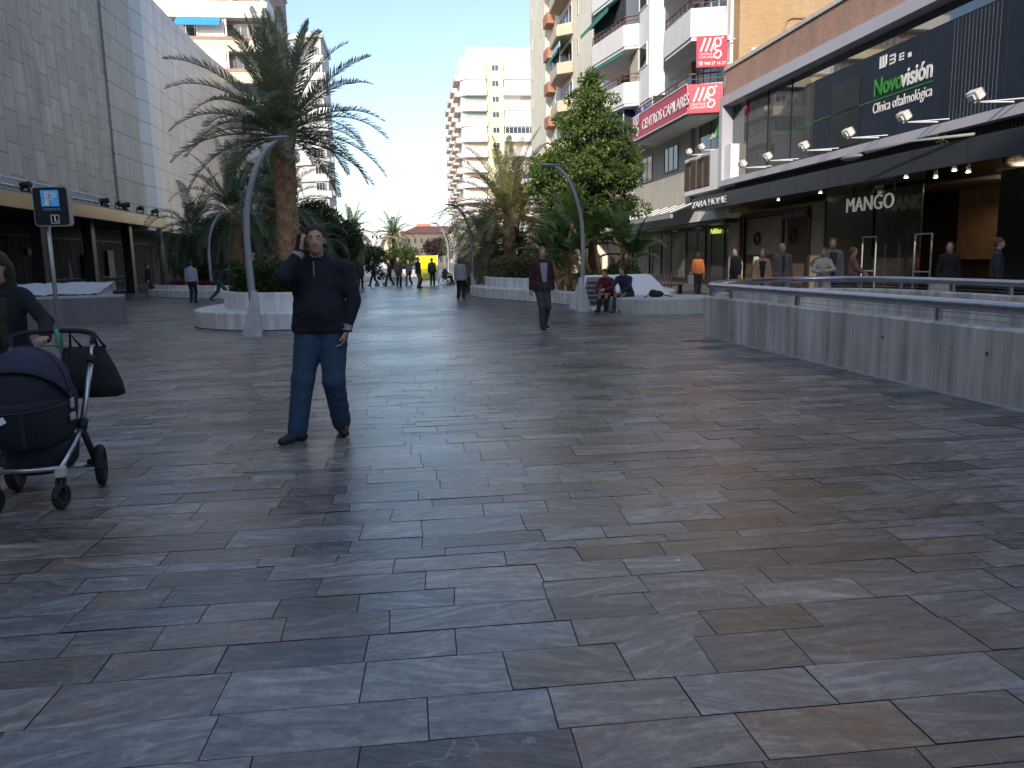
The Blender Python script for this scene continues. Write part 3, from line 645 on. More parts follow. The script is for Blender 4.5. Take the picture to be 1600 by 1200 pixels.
s2 = thing('clinic_sign', 'square red sign with logo and telephone number hung under the upper balcony', 'sign', (13.5, 34.6, 10))
p0 = Vector((13.0, 34.75, 9.72)); u = Vector((1.25, -.28, 0)).normalized(); n = Vector((u.y, -u.x, 0)); W_ = 1.32
MB().bar(p0+u*0+Vector((0, 0, .62)), p0+u*W_+Vector((0, 0, .62)), .08, 1.3).build('panel', red, s2)
fm = Matrix((u, (0, 0, 1), n)).transposed()
mg_logo(s2, p0+u*.12+Vector((0, 0, .28)), u, n*1.5, .92)
text('CENTROS', .13, whp, s2, p0+u*.10+n*.05+Vector((0, 0, .47)), fm, ext=.004); text('CAPILARES', .13, whp, s2, p0+u*.10+n*.05+Vector((0, 0, .34)), fm, ext=.004)
text('\u260e 968 27 16 27', .172, whp, s2, p0+u*.08+n*.05+Vector((0, 0, .07)), fm, ext=.004, bold=.004)
m = MB(); m.tube([p0+u*1.3+Vector((0, 0, .1)), p0+u*2.0+Vector((0, 0, .1))], .025, 6); m.tube([p0+u*1.3+Vector((0, 0, 1.1)), p0+u*2.0+Vector((0, 0, 1.1))], .025, 6)
m.build('bracket', white_metal, s2)
s3 = thing('blue_sign', 'small blue sign under the far end of the red clinic sign', 'sign', (13.2, 43.6, 7.8))
MB().box(13.0, 13.12, 41.1, 46.2, 7.95, 8.75).build('panel', M('sign_blue', (.02, .05, .42), .5), s3)
MB().box(12.98, 12.997, 41.4, 45.6, 8.02, 8.06).build('line', whp, s3)

# ------------------------------------------------------------------ right: brick clinic building with black shop fascia
cb = thing('clinic_building', 'brick clinic building with wide framed dark window above the black shop fascia', 'building', (14.5, 25, 0))
brickr = brick_mat('red_brick', (.36, .17, .12), (.44, .22, .15), (.40, .34, .28), .26, .075, .012, .85, noise=.18, nscale=1.2)
bricky = brick_mat('yellow_brick', (.44, .28, .14), (.50, .33, .17), (.36, .26, .16), .26, .08, .010, .85, noise=.10, nscale=.8)
Y0, Y1 = 2.0, 33.9
MB().box(14.0, 34, Y0, Y1, 8.25, 9.35).build('upper_wall', brickr, cb)
MB().box(13.93, 34, Y0, Y1, 9.353, 9.5).build('coping', M('stone_coping', (.62, .58, .50), .7), cb)
MB().box(14.62, 34, Y0, Y1-.01, 4.2, 8.24).build('rear_wall', M('inner_wall', (.10, .11, .13), .8), cb)
m = MB(); m.box(13.78, 14.6, Y0, Y1+.05, 7.86, 8.246); m.box(13.78, 14.6, Y0, Y1+.05, 4.5, 4.74); m.box(13.78, 14.6, Y1-.28, Y1+.05, 4.743, 7.857)
m.build('window_frame', frame_metal, cb)
gl = MB().box(14.28, 14.3, 26.5, Y1-.29, 4.745, 7.855).build('glass', M('mirror_glass', (.03, .033, .04), .015, var=.2, scale=.3, spec=1.0, coat=1.0), cb)
MB().box(14.28, 14.3, Y0, 26.49, 7.36, 7.855).build('glass', _mc['mirror_glass'], cb)
for i in range(3): MB().box(14.26, 14.278, 28.3+i*1.9, 28.36+i*1.9, 4.745, 7.855).build('mullion', black_m, gl)
navy = M('navy_print', (.013, .021, .036), .45, var=.25, scale=.8, streak=.1, spec=.3)
pn = MB().box(14.17, 14.25, Y0, 26.49, 4.745, 7.36).build('printed_panel', navy, cb)
MB().box(14.15, 14.168, 23.7, 25.3, 4.9, 6.9).build('image_panel', M('dark_green_print', (.012, .015, .014), .4, var=.6, scale=1.4), pn)
m = MB()
for i in range(30): m.box(14.163, 14.169, 2.4+i*.8, 2.415+i*.8, 4.75, 7.36)
for z in (5.6, 6.45): m.box(14.164, 14.1685, Y0, 26.48, z, z+.012)
m.build('panel_grid', M('grid_line', (.02, .03, .045), .6), pn)
green = M('novo_green', (.04, .30, .03), .5)
text('Novo', .70, green, pn, (14.155, 22.95, 6.12), ext=.008, sx=.86, bold=.012)
text('visi\u00f3n', .70, whp, pn, (14.155, 21.62, 6.12), ext=.008, sx=.86, bold=.014)
text('Cl\u00ednica oftalmol\u00f3gica', .43, whp, pn, (14.155, 22.95, 5.62), ext=.006, sx=.76)
MB().box(14.15, 14.168, 20.25, 26.48, 5.985, 6.01).build('green_line', green, pn)
MB().box(14.26, 14.275, 26.5, 29.5, 5.985, 6.01).build('green_line', green, gl)
# the eye chart letters: an E turned four ways, shrinking
for i, (y, sz, rot) in enumerate(((22.7, .34, 0), (22.2, .27, 1), (21.75, .20, 2), (21.35, .13, 3))):
    m = MB(); t = sz/5
    segs = {0: [(0, 0, 1, .2), (0, 0, .2, 1), (.4, 0, .6, 1), (.8, 0, 1, 1)], 1: [(.8, 0, 1, 1), (0, 0, 1, .2), (0, .4, 1, .6), (0, .8, 1, 1)],
            2: [(0, 0, .2, 1), (0, 0, 1, .2), (0, .4, 1, .6), (0, .8, 1, 1)], 3: [(0, .8, 1, 1), (0, 0, .2, 1), (.4, 0, .6, 1), (.8, 0, 1, 1)]}[rot]
    for k, (a, b, c, d) in enumerate(segs): m.box(14.15-.001*k, 14.168, y-a*sz, y-c*sz, 6.86+b*sz, 6.86+d*sz)
    m.build('chart_letter', whp, pn)
m = MB(); rr = random.Random(5)       # dotted vertical strings printed on the panel
for i in range(13):
    y = 17.85+i*.135
    m.box(14.16, 14.168, y, y+.012, 4.8, 7.3)
    z = 4.8
    while z < 7.3: m.box(14.155, 14.16, y-.01, y+.022, z, z+.022); z += rr.uniform(.05, .12)
m.build('dotted_strings', M('pale_print', (.10, .115, .135), .6), pn)
m = MB()
for i in range(70):
    y = 27.0+i*.1
    m.box(14.262, 14.268, y, y+.008, 4.8, 7.8)
m.build('dotted_strings', M('grey_print', (.12, .13, .14), .6), gl)
pp = MB().box(14.31, 14.34, 32.0, 33.6, 4.75, 7.85).build('white_film', M('frosted', (.30, .33, .38), .5), gl)
# dark recess between frame and fascia
MB().box(14.1, 33.9, Y0, Y1, 4.16, 4.497).build('recess', M('dark_recess', (.02, .02, .022), .7), cb)
m = MB(); y = Y0
while y < 30: m.box(14.05, 14.098, y, y+.03, 4.2, 4.48); y += .12
m.build('louvre_slats', M('slat_dark', (.05, .045, .04), .6), cb)
# fascia canopy
fs = thing('shop_fascia', 'long dark slate coloured fascia canopy running over the shopfronts', 'canopy', (13.7, 24, 3.5))
MB().box(13.4, 13.5, 2, 36.1, 3.56, 4.14).build('front_board', slate_metal, fs)
MB().box(13.503, 15.9, 2, 36.1, 3.56, 3.66).build('soffit', M('gloss_soffit', (.008, .008, .009), .16, spec=.6), fs)
MB().box(13.503, 14.6, 2, 36.1, 4.05, 4.137).build('top_sheet', slate_metal, fs)
for y in [3+i*2.1 for i in range(16)]: MB().box(13.395, 13.399, y, y+.012, 3.56, 4.14).build('joint', black_m, fs)
zs = text('ZARA HOME', .40, M('pale_letters', (.62, .62, .62), .5), fs, (13.34, 35.95, 3.7), ext=.02, sx=1.75, name='lettering')
for i, (x, y) in enumerate(((14.2, 29.0), (14.2, 25.9), (14.0, 20.9), (14.9, 20.9), (14.2, 19.2), (14.9, 19.6), (14.2, 16.6), (14.9, 17.4))):
    sp = thing('downlight', ['recessed downlight in the black soffit above the home shop window', 'recessed downlight left of the MANGO letters', 'recessed downlight right of the MANGO letters', 'rear recessed downlight beside the lit shop interior', 'front recessed downlight above the shop entrance', 'rear recessed downlight above the shop entrance', 'front recessed downlight near the right edge of the view', 'rear recessed downlight near the right edge of the view'][i], 'light', (x, y, 3.55), 0, 'downlights in the black soffit')
    MB().tube([(x, y, 3.556), (x, y, 3.545)], .075, 14).build('rim', steel, sp)
    MB().tube([(x, y, 3.545), (x, y, 3.535)], .05, 12).build('lamp', M('lamp_glow', (1, .93, .8), .5, var=0, emit=7), sp)
# shopfronts: home shop window
hs = thing('shopfront', 'beige home shop window with gold artwork, wreaths and a table lamp', 'shopfront', (15.2, 31.5, 0))
MB().box(15.2, 15.4, 34.8, 36.0, .006, 3.4).build('surround', M('beige_surround', (.30, .25, .18), .7), hs)
MB().box(15.2, 15.4, 27.4, 28.3, .006, 3.4).build('surround', M('beige_surround', (.30, .25, .18), .7), hs)
MB().box(15.2, 15.4, 28.303, 34.797, 3.28, 3.4).build('surround', M('beige_surround', (.30, .25, .18), .7), hs)
m = MB(); m.box(15.15, 15.25, 34.6, 34.79, .3, 3.27); m.box(15.15, 15.25, 28.31, 28.45, .3, 3.27); m.box(15.15, 15.25, 28.46, 34.59, 3.12, 3.27); m.box(15.15, 15.25, 30.5, 30.62, .3, 3.119); m.box(15.15, 15.25, 28.46, 34.59, .2, .3)
m.build('window_frame', M('dark_wood', (.035, .02, .014), .4), hs)
MB().box(15.45, 15.5, 30.7, 34.6, 1.5, 3.1).build('artwork', M('gold_art', (.24, .20, .12), .5, var=.5, scale=4, bump=.4), hs)
MB().box(15.45, 15.5, 28.5, 30.6, .3, 3.1).build('curtain', M('brown_curtain', (.10, .065, .05), .8), hs)
MB().box(15.45, 15.5, 30.7, 34.6, .3, 1.497).build('rear_panel', M('brown_panel', (.07, .05, .035), .8, var=.5, scale=3), hs)
MB().box(15.1, 15.14, 28.4, 30.5, 2.86, 3.2).build('sign_board', M('board_dark', (.02, .016, .014), .5), hs)
text('ZARA HOME', .26, M('dim_letters', (.28, .26, .24), .5), hs, (15.08, 30.4, 2.94), ext=.01, sx=1.25)
for y in (33.4, 30.1):
    ring = [(15.42, y+.24*math.cos(a), 2.2+.24*math.sin(a)) for a in [k*math.pi/10 for k in range(21)]]
    MB().tube(ring, .06, 6, cap=False).build('wreath', M('wreath_dark', (.04, .03, .02), .9, bump=1), hs)
MB().tube([(15.4, 33.0, .3), (15.4, 33.0, .9), (15.4, 33.0, 1.0)], [.1, .06, .02], 8).build('lamp_base', M('lamp_base', (.1, .08, .06), .5), hs)
MB().tube([(15.4, 33.0, 1.0), (15.4, 33.0, 1.42)], [.33, .28], 14).build('lamp_shade', M('lamp_shade', (.40, .38, .32), .8), hs, True)
MB().box(15.3, 15.44, 31.0, 32.4, .6, .72).build('shelf', M('white_shelf', (.4, .4, .4), .6), hs)
# MANGO shop
ms = thing('shopfront', 'dark clothes shop with the white word MANGO and a warm lit interior', 'shopfront', (15.5, 21, 0))
MB().box(15.25, 15.59, 24.4, 27.39, .006, 3.55).build('black_panel', M('gloss_black', (.008, .008, .009), .2), ms)
text('MANGO', .66, M('mango_white', (.80, .78, .74), .5, emit=.12), ms, (14.6, 24.95, 2.82), ext=.02, sx=1.06, bold=-.004)
m = MB(); m.box(14.64, 14.68, 24.6, 24.64, 3.0, 3.57); m.box(14.64, 14.68, 22.4, 22.44, 3.3, 3.57); m.build('letter_rod', black_m, ms)
MB().box(18.6, 18.7, 6, 27.3, .006, 3.55).build('back_wall', M('shop_back', (.09, .07, .055), .8, var=.3), ms)
MB().box(18.45, 18.59, 18.6, 24.6, 1.2, 3.5).build('lit_wall', M('warm_wall', (.48, .33, .19), .7), ms)
MB().box(15.6, 18.59, 6, 27.3, .006, .03).build('shop_floor', M('shop_floor', (.12, .10, .08), .3), ms)
MB().box(15.9, 18.59, 6, 27.3, 3.5, 3.55).build('ceiling', M('shop_ceiling', (.1, .09, .08), .8), ms)
MB().box(15.3, 15.34, 22.0, 24.38, .05, 3.5).build('side_pane', M('smoked_glass', (.045, .036, .028), .12, var=.2, spec=.8), ms)
MB().box(15.3, 15.5, 17.4, 18.9, .05, 3.5).build('side_pane', M('gloss_black', (.008, .008, .009), .2), ms)
MB().box(15.3, 15.36, 10, 17.38, .05, 3.5).build('side_pane', M('olive_glass', (.075, .075, .055), .14, var=.25, scale=.5, spec=.8), ms)
for y in (23.6, 20.9):
    rk = thing('clothes_rack', 'grey metal frame stand just outside the black panel' if y > 22 else 'grey metal frame stand in the entrance of the warm lit shop', 'rack', (15.0, y, .006))
    m = MB()
    for yy in (y, y+.75):
        m.tube([(14.9, yy, .01), (14.9, yy, 2.0)], .025, 8)
    for z in (.9, 1.99): m.tube([(14.9, y, z), (14.9, y+.75, z)], .025, 8)
    m.build('frame', galv, rk)
for i, (x, y, z, h, c, l) in enumerate(((17.6, 20.3, 1.05, 1.2, (.30, .20, .12), 'tan coat hanging on the rail inside the warm lit shop'), (17.6, 19.9, 1.05, 1.3, (.02, .02, .02), 'black coat hanging beside the tan one in the shop'), (17.8, 21.3, 1.9, .95, (.015, .015, .015), 'black jumper pinned high on the warm shop wall'))):
    c_ = thing('hanging_coat', l, 'coat', (x, y, z)); m = MB()
    m.tube([(x, y, z), (x, y, z+h*.4), (x, y, z+h*.75), (x, y, z+h*.92), (x, y, z+h)], [.22, .2, .2, .17, .05], 12, sq=(1, .8)); m.build('cloth', M('coat_%d' % i, c, .9), c_, True)
    MB().tube([(x, y-.2, z+h*.97), (x, y, z+h+.05), (x, y+.2, z+h*.97)], .01, 6).build('hanger', steel, c_)
hr = thing('clothes_rail', 'steel rail carrying the tan and black coats', 'rail', (17.6, 20.2, .03)); MB().tube([(17.6, 19.3, .03), (17.6, 19.3, 2.42), (17.6, 21.2, 2.42), (17.6, 21.2, .03)], .02, 8).build('tube', steel, hr)
lp = bpy.data.lights.new('shop_lamp', 'AREA'); lp.energy = 75; lp.size = 1.2; lp.color = (1, .74, .48)
lo = bpy.data.objects.new('shop_lamp', lp); COL.objects.link(lo); lo.location = (17.2, 20.3, 3.4); lo.rotation_euler = (0, R(20), 0)
# floodlights on arms above the fascia
fd = thing('floodlight', 'x', 'floodlight', (0, 0, 0), 0, 'white floodlights on arms below the clinic window')
m = MB(); m.tube([(-.02, 0, 0), (1.1, 0, .02)], .022, 8); m.tube([(0, 0, 0), (1.1, -.5, .02)], .016, 8); m.build('arm', white_metal, fd, world=False)
m = MB(); m.tube([(0, -.12, .12), (0, -.12, .03), (0, 0, -.02), (0, .12, .03), (0, .12, .12)], .012, 6); m.build('bracket', white_metal, fd, world=False)
q = Matrix.Translation((0, 0, .18)) @ Matrix.Rotation(R(-35), 4, 'Y')
hd = MB().mbox(q, .20, .38, .26).build('housing', M('flood_white', (.66, .65, .62), .5), fd, world=False, bevel=.02)
MB().mbox(q @ Matrix.Translation((.12, 0, 0)), .03, .34, .22).build('lens', M('lens_glass', (.3, .31, .33), .1), hd, world=False)
MB().mbox(q @ Matrix.Translation((-.13, 0, 0)), .05, .22, .14).build('gear_box', M('flood_white', (.66, .65, .62), .5), hd, world=False)
fls = [(16.9, 'floodlight nearest the camera, above the right part of the shop fascia'), (19.5, 'floodlight just right of the white clinic writing'), (22.1, 'floodlight below the word for clinic, third from the right edge'), (24.7, 'floodlight below the dark green picture on the navy panel'), (27.3, 'floodlight at the left end of the navy panel'), (29.4, 'farthest floodlight, below the mirror glass near the frame post'), (35.3, 'floodlight on the louvred cabinet under the clinic window, right one'), (36.9, 'floodlight on the louvred cabinet under the clinic window, left one')]
MB().bar((12.72, 45.9, 13.04), (12.08, 49.6, 13.04), .06, .16).build('folded_awning', green_awn, wb)
for i, (y, l) in enumerate(fls):
    c = fd if i == 0 else copy_tree(fd); c.scale = (.88, .88, .88); c.location = (12.9, y, 4.80) if i < 6 else (13.5, y, 6.25); c['label'] = 'white '+l
# grey street light head on a long arm in front of the fascia
sl = thing('wall_street_light', 'grey cobra head street light on a curved arm in front of the black fascia', 'street light', (13.4, 19.5, 4.1))
m = MB(); m.tube([(13.4, 17.5, 4.2), (13.0, 19.3, 4.3), (12.75, 20.9, 4.22)], .035, 8); m.build('arm', M('grey_arm', (.30, .31, .33), .5), sl, True)
m = MB(); m.ell((12.7, 21.5, 4.18), (.17, .5, .09), 14, 8); m.build('head', M('lamp_head_grey', (.22, .22, .24), .4), sl, True)
pl_ = thing('weed', 'small green weed growing from the gutter of the fascia', 'plant', (13.7, 18.9, 4.14))
m = MB(); rr = random.Random(2)
for i in range(22):
    a = rr.uniform(0, 6.28); r_ = rr.uniform(.03, .16); h = rr.uniform(.05, .25)
    p = Vector((13.6+r_*math.cos(a), 18.9+r_*math.sin(a), 4.14+h)); m.add([p, p+Vector((.03, .06, .02)), p+Vector((0, .1, .06)), p+Vector((-.03, .05, .03))], [(0, 1, 2, 3)])
m.build('leaves', leaf_mat('weed_leaf', (.10, .16, .03), (.2, .28, .06)), pl_)
MB().tube([(13.6, 18.9, 4.14), (13.6, 18.92, 4.35)], .008, 5).build('stem', M('weed_stem', (.15, .2, .06), .8), pl_)
# yellow brick block behind
yb = thing('brick_block', 'sunlit yellow brick building rising behind the clinic roof', 'building', (18, 36, 0))
MB().box(14.62, 34, 33.95, 34.6, 3.4, 30).build('wall', bricky, yb)
m = MB(); m.tube([(16.6, 33.9, 9.4), (16.6, 33.9, 11.2), (16.75, 33.9, 11.5), (17.0, 33.9, 11.6), (20.5, 33.9, 11.6)], .045, 8); m.build('pipe', M('brown_pipe', (.35, .22, .12), .6), yb, True)
MB().box(15.2, 15.55, 33.85, 33.945, 9.9, 10.35).build('meter_box', white_ren, yb)
MB().box(14.9, 34, 10, 33.9, 9.503, 9.6).build('roof_terrace', M('terrace', (.35, .3, .25), .9), cb)

# ------------------------------------------------------------------ unseen blocks added behind the viewer, heights stepped to shape the shade
bh = thing('apartment_block', 'lower beige block added out of view on the right, its height set for shade', 'building', (25, -68, 0))
MB().box(-27.4, 70, -76, -60, 0, 40.7).build('wall', beige_ren, bh)
for i in range(11): MB().box(-27.4, 70.3, -59.997, -59.0, 2+i*3.3, 3+i*3.3).build('balcony', white_ren, bh)
bm_ = thing('apartment_block', 'middle cream block added out of view to shade the planters below the crowns', 'building', (-31, -68, 0))
MB().box(-38, -27.5, -76, -60, 0, 46.9).build('wall', cream_ren, bm_)
for i in range(13): MB().box(-37.9, -27.6, -59.997, -59.0, 2+i*3.3, 3+i*3.3).build('balcony', white_ren, bm_)
bk = thing('apartment_block', 'tall white block added out of view on the left to shade the avenue', 'building', (-54, -68, 0))
MB().box(-74, -38.2, -76, -60, 0, 54).build('wall', white_ren, bk)
for i in range(14): MB().box(-74, -38.1, -59.997, -59.0, 2+i*3.4, 3+i*3.4).build('balcony', beige_ren, bk)
# ------------------------------------------------------------------ far end of the avenue
fb = thing('low_building', 'low cream building with terracotta tiled roof closing the far end of the avenue', 'building', (4, 230, 0))
fc = M('far_cream', (.62, .50, .38), .85, var=.08)
MB().box(-6, 15, 222, 236, 0, 9.4).build('wall', fc, fb)
MB().add([(-1.5, 221.3, 9.4), (15.6, 221.3, 9.4), (15.6, 236.6, 9.4), (-1.5, 236.6, 9.4), (3, 229, 11.6), (12, 229, 11.6)], [(0, 1, 5, 4), (1, 2, 5), (2, 3, 4, 5), (3, 0, 4), (0, 3, 2, 1)]).build('roof', M('far_roof', (.48, .20, .12), .8), fb)
for i in range(3):
    for j in range(11): window(fb, 'S', 222, -4.8+j*1.75, -4.0+j*1.75, 1.2+i*2.7, 2.7+i*2.7, fc, M('far_pane', (.22, .17, .14), .5), 0, fw_=.1, out=.08)
fb2 = thing('low_building', 'distant white building with three dark windows at the far left end', 'building', (-12, 250, 0))
MB().box(-24, -5, 250, 262, 0, 11.2).build('wall', M('far_white', (.62, .60, .60), .85), fb2); MB().box(-24.5, -4.6, 249.5, 262.5, 11.2, 11.6).build('roof', M('far_grey', (.5, .5, .52), .8), fb2)
for x in (-10.5, -9.3, -8.1, -14, -17): window(fb2, 'S', 250, x, x+.7, 9, 10.1, M('far_white', (.62, .60, .60), .85), black_m, 0, fw_=.08, out=.1)
fb3 = thing('low_building', 'distant pink block with a red roof box rising behind the tiled roof', 'building', (4, 280, 0))
MB().box(-4, 22, 280, 296, 0, 13.2).build('wall', M('far_pink', (.62, .48, .44), .85), fb3); MB().box(4, 9, 282, 290, 13.2, 14.8).build('roof_box', M('far_roof2', (.5, .18, .14), .8), fb3)
for x in (-2, 2, 12, 16): MB().box(x, x+1.5, 282, 284, 13.2, 14.2).build('chimney', M('far_white', (.62, .60, .60), .85), fb3)
# ------------------------------------------------------------------ parking ramp parapet with steel handrail
pr = thing('ramp_parapet', 'low stained concrete wall with a fat steel handrail curving round the parking ramp', 'parapet', (5.6, 10, 0))
path = [Vector((5.62, 1.0, 0)), Vector((5.6, 6, 0)), Vector((5.53, 13.2, 0)), Vector((5.6, 14.3, 0)), Vector((6.3, 15.4, 0)), Vector((7.6, 16.3, 0)), Vector((8.9, 16.4, 0)), Vector((9.8, 15.3, 0)), Vector((10.0, 13.2, 0)), Vector((9.85, 9, 0)), Vector((9.6, 5, 0)), Vector((9.4, 1, 0))]
sp_ = spline(path, 8); p2 = [(v.x, v.y) for v in sp_]
MB().sweep(p2, [(.0, .004), (.0, .73), (-.02, .75), (-.20, .75), (-.22, .73), (-.22, .004)]).build('wall', conc, pr)
MB().sweep(p2, [(.012, .006), (.004, .03), (-.002, .03), (-.002, .006)]).build('grout_line', M('grout', (.42, .43, .44), .8, bump=.5), pr)
rail = [Vector((v.x, v.y, .945)) for v in sp_]
# handrail runs a little inside the wall line
ofs = []
for i, v in enumerate(rail):
    a = rail[max(i-1, 0)]; b = rail[min(i+1, len(rail)-1)]; d = (b-a).normalized(); ofs.append(v+Vector((d.y, -d.x, 0))*.11)
MB().tube(ofs, .062, 16).build('handrail', steel, pr, True)
for z in (.80, .86):
    MB().tube([Vector((v.x, v.y, z)) for v in ofs], .004, 5).build('wire', galv, pr)
i = 4; posts = []
while i < len(ofs): posts.append(i); i += 5 if 16 < i < 64 else 3
for i in posts:
    p = ofs[i]; d = (ofs[min(i+1, len(ofs)-1)]-ofs[max(0, i-1)]).normalized(); m = MB()
    for s_ in (-.022, .022): m.bar(p+d*s_+Vector((0, 0, -.195)), p+d*s_+Vector((0, 0, -.03)), .05, .014)
    m.build('rail_post', steel, pr)
rr = random.Random(9)
for i in range(6): MB().ell((5.575, 5.2+i*1.7, rr.choice([.58, .50])), (.008, .02, .02), 8, 6).build('tie_hole', M('tie_hole_m', (.07, .07, .07), .9), pr)
rp = MB().add([(5.9, 1, .012), (9.3, 1, .012), (9.6, 13, .012), (8.6, 16, .012), (6.6, 15.2, .012), (5.9, 13.6, .012)], [(0, 1, 2, 3, 4, 5)]).build('ramp_floor', M('ramp_conc', (.2, .2, .2), .8), None)
tag(rp, kind='structure')

# ------------------------------------------------------------------ white concrete planters
def smooth_poly(pts, n=6): return [(v.x, v.y) for v in spline([Vector((x, y, 0)) for x, y in pts], n, True)]
def inset(poly, d):
    n = len(poly); out = []; area = sum(poly[i][0]*poly[(i+1) % n][1]-poly[(i+1) % n][0]*poly[i][1] for i in range(n)); s = 1 if area > 0 else -1
    for i in range(n):
        a = Vector(poly[i-1]); b = Vector(poly[(i+1) % n]); dd = (b-a).normalized(); out.append((poly[i][0]-dd.y*d*s, poly[i][1]+dd.x*d*s))
    return out
def block(poly, z0, z1, r=.04):
    m = MB(); n = len(poly); rings = [(poly, z0), (poly, z1-r), (inset(poly, r*.3), z1-r*.3), (inset(poly, r), z1)]
    vs = []; fs = []
    for pl, z in rings: vs += [(x, y, z) for x, y in pl]
    for k in range(3):
        for i in range(n): fs.append((k*n+i, k*n+(i+1) % n, (k+1)*n+(i+1) % n, (k+1)*n+i))
    fs.append(tuple(range(3*n, 4*n))); return m.add(vs, fs)
def planter(label, base, tier, hb, ht, loc):
    t = thing('planter', label, 'planter', (*loc, 0), 0, 'white concrete planters with bench edges')
    b = smooth_poly(base); block(b, .005, hb).build('bench_edge', white_conc, t)
    MB().sweep(inset(b, .02), [(.03, .005), (.03, .03), (-.03, .03), (-.03, .005)], True).build('grime_line', M('grime', (.10, .095, .085), .95, var=.4, scale=5), t)
    tp = smooth_poly(tier); block(tp, hb+.002 if hb else .005, ht).build('planter_wall', white_conc, t)
    MB().prism(inset(tp, .14), ht-.05, ht+.012).build('soil', soil_m, t)
    return tp
P1 = [(-5.55, 22.3), (-5.2, 20.2), (-3.9, 18.85), (-2.6, 18.6), (-1.75, 19.4), (-1.6, 21.5), (-2.0, 25), (-3.4, 27), (-5.0, 25.5)]
T1 = [(-4.95, 22.6), (-4.6, 20.9), (-3.7, 19.6), (-2.7, 19.25), (-2.15, 19.9), (-2.05, 21.6), (-2.4, 24.6), (-3.4, 26.4), (-4.6, 25.2)]
planter('white stepped concrete planter round the big date palm', P1, T1, .43, .86, (-3.4, 22))
P2 = [(2.85, 35), (3.0, 31.5), (3.9, 28.9), (4.8, 26.4), (5.5, 23.95), (6.6, 23.3), (8.6, 24.5), (9.4, 31), (8.5, 37), (5, 38.5)]
T2 = [(3.45, 35), (3.6, 31.8), (4.3, 29.3), (5.0, 27.6), (6.6, 27.0), (8.3, 27.5), (8.8, 31), (8.0, 36.3), (5.2, 37.6)]
planter('long white concrete planter with hedge and palms beside the leafy tree', P2, T2, .44, .82, (6, 31))
MB().prism(inset(smooth_poly([(5.3, 26.2), (5.75, 24.5), (6.6, 23.8), (8.3, 24.8), (8.4, 26.6), (6.6, 26.5)]), .05), .4, .455).build('soil', soil_m, [o for o in COL.objects if o.get('label', '').startswith('long white concrete')][0])
P3 = [(-13.6, 44.5), (-12.8, 42.3), (-10.2, 39.4), (-8.4, 37.9), (-7.3, 38.4), (-6.9, 42), (-8.6, 50), (-12.2, 50)]
T3 = inset(P3, .35)
planter('white concrete planter with red flowers beside the store entrance', P3, T3, .40, .62, (-10, 43))
P4 = [(-3.2, 72), (-3.6, 66), (-5.5, 64), (-9.5, 65), (-10.5, 72), (-8, 80), (-4, 80)]
planter('far white planter with palms on the left side of the avenue', P4, inset(P4, .5), .42, .8, (-6, 72))
P5 = [(-2.6, 86), (-1.5, 82.5), (1.0, 82.5), (1.6, 86), (.6, 92), (-2.0, 92)]
planter('farthest white planter with a round bush and small palm', P5, inset(P5, .4), .42, .8, (-.5, 86))
P6 = [(4.2, 60), (4.0, 52), (5.6, 49), (9, 50), (9.6, 60), (8, 66), (5, 66)]
planter('white planter behind the hedge on the right of the avenue', P6, inset(P6, .5), .42, .8, (6.5, 58))

# sculptural white bench on the right
bn = thing('sculpted_bench', 'white concrete bench with a sloping back, beside the handrail', 'bench', (6.6, 20.8, 0))
seat = smooth_poly([(5.75, 20.9), (6.3, 20.0), (7.4, 19.65), (8.15, 20.2), (8.1, 21.6), (6.8, 22.2), (5.7, 22.2)], 5)
block(seat, .005, .42).build('seat', M('bench_concrete', (.46, .48, .47), .7, var=.1, streak=.15), bn)
m = MB()
A = [(4.85, 22.3), (7.95, 21.9), (8.15, 23.6), (4.95, 24.0)]; T = [(5.15, 22.9), (7.15, 22.6), (7.25, 23.2), (5.2, 23.4)]
m.add([(x, y, .005) for x, y in A]+[(x, y, 1.0) for x, y in T], [(0, 1, 5, 4), (1, 2, 6, 5), (2, 3, 7, 6), (3, 0, 4, 7), (4, 5, 6, 7)])
m.build('sloping_back', M('bench_white', (.72, .74, .76), .55, var=.05), bn, bevel=.05)
m = MB(); m.add([(5.02, 22.35, .15), (5.75, 22.26, .15), (5.8, 22.72, .93), (5.25, 22.78, .93)], [(0, 1, 2, 3)]); o_ = m.build('slat_panel', M('grey_slats', (.16, .17, .17), .6), bn)
so_ = o_.modifiers.new('thick', 'SOLIDIFY'); so_.thickness = .05; so_.offset = 1
for i in range(5): z = .24+i*.14; MB().bar((5.07+i*.04, 22.31+i*.075, z), (5.75, 22.23+i*.075, z), .03, .05).build('slat', M('dark_slat', (.06, .06, .06), .6), bn)
bg_ = thing('black_bag', 'crumpled black bag lying on the white bench seat', 'bag', (6.7, 20.7, .42))
m = MB(); m.ell((6.72, 20.75, .50), (.21, .14, .10), 18, 10); m.ell((6.62, 20.72, .55), (.11, .1, .08), 12, 8); m.build('bag_body', M('bag_black', (.012, .012, .014), .7, bump=1, bscale=15), bg_, True)
MB().tube([(6.5, 20.7, .50), (6.4, 20.62, .44), (6.32, 20.6, .43)], .014, 6).build('strap', black_m, bg_); MB().tube([(6.92, 20.7, .48), (7.05, 20.62, .44), (7.16, 20.66, .43)], .014, 6).build('strap', black_m, bg_)
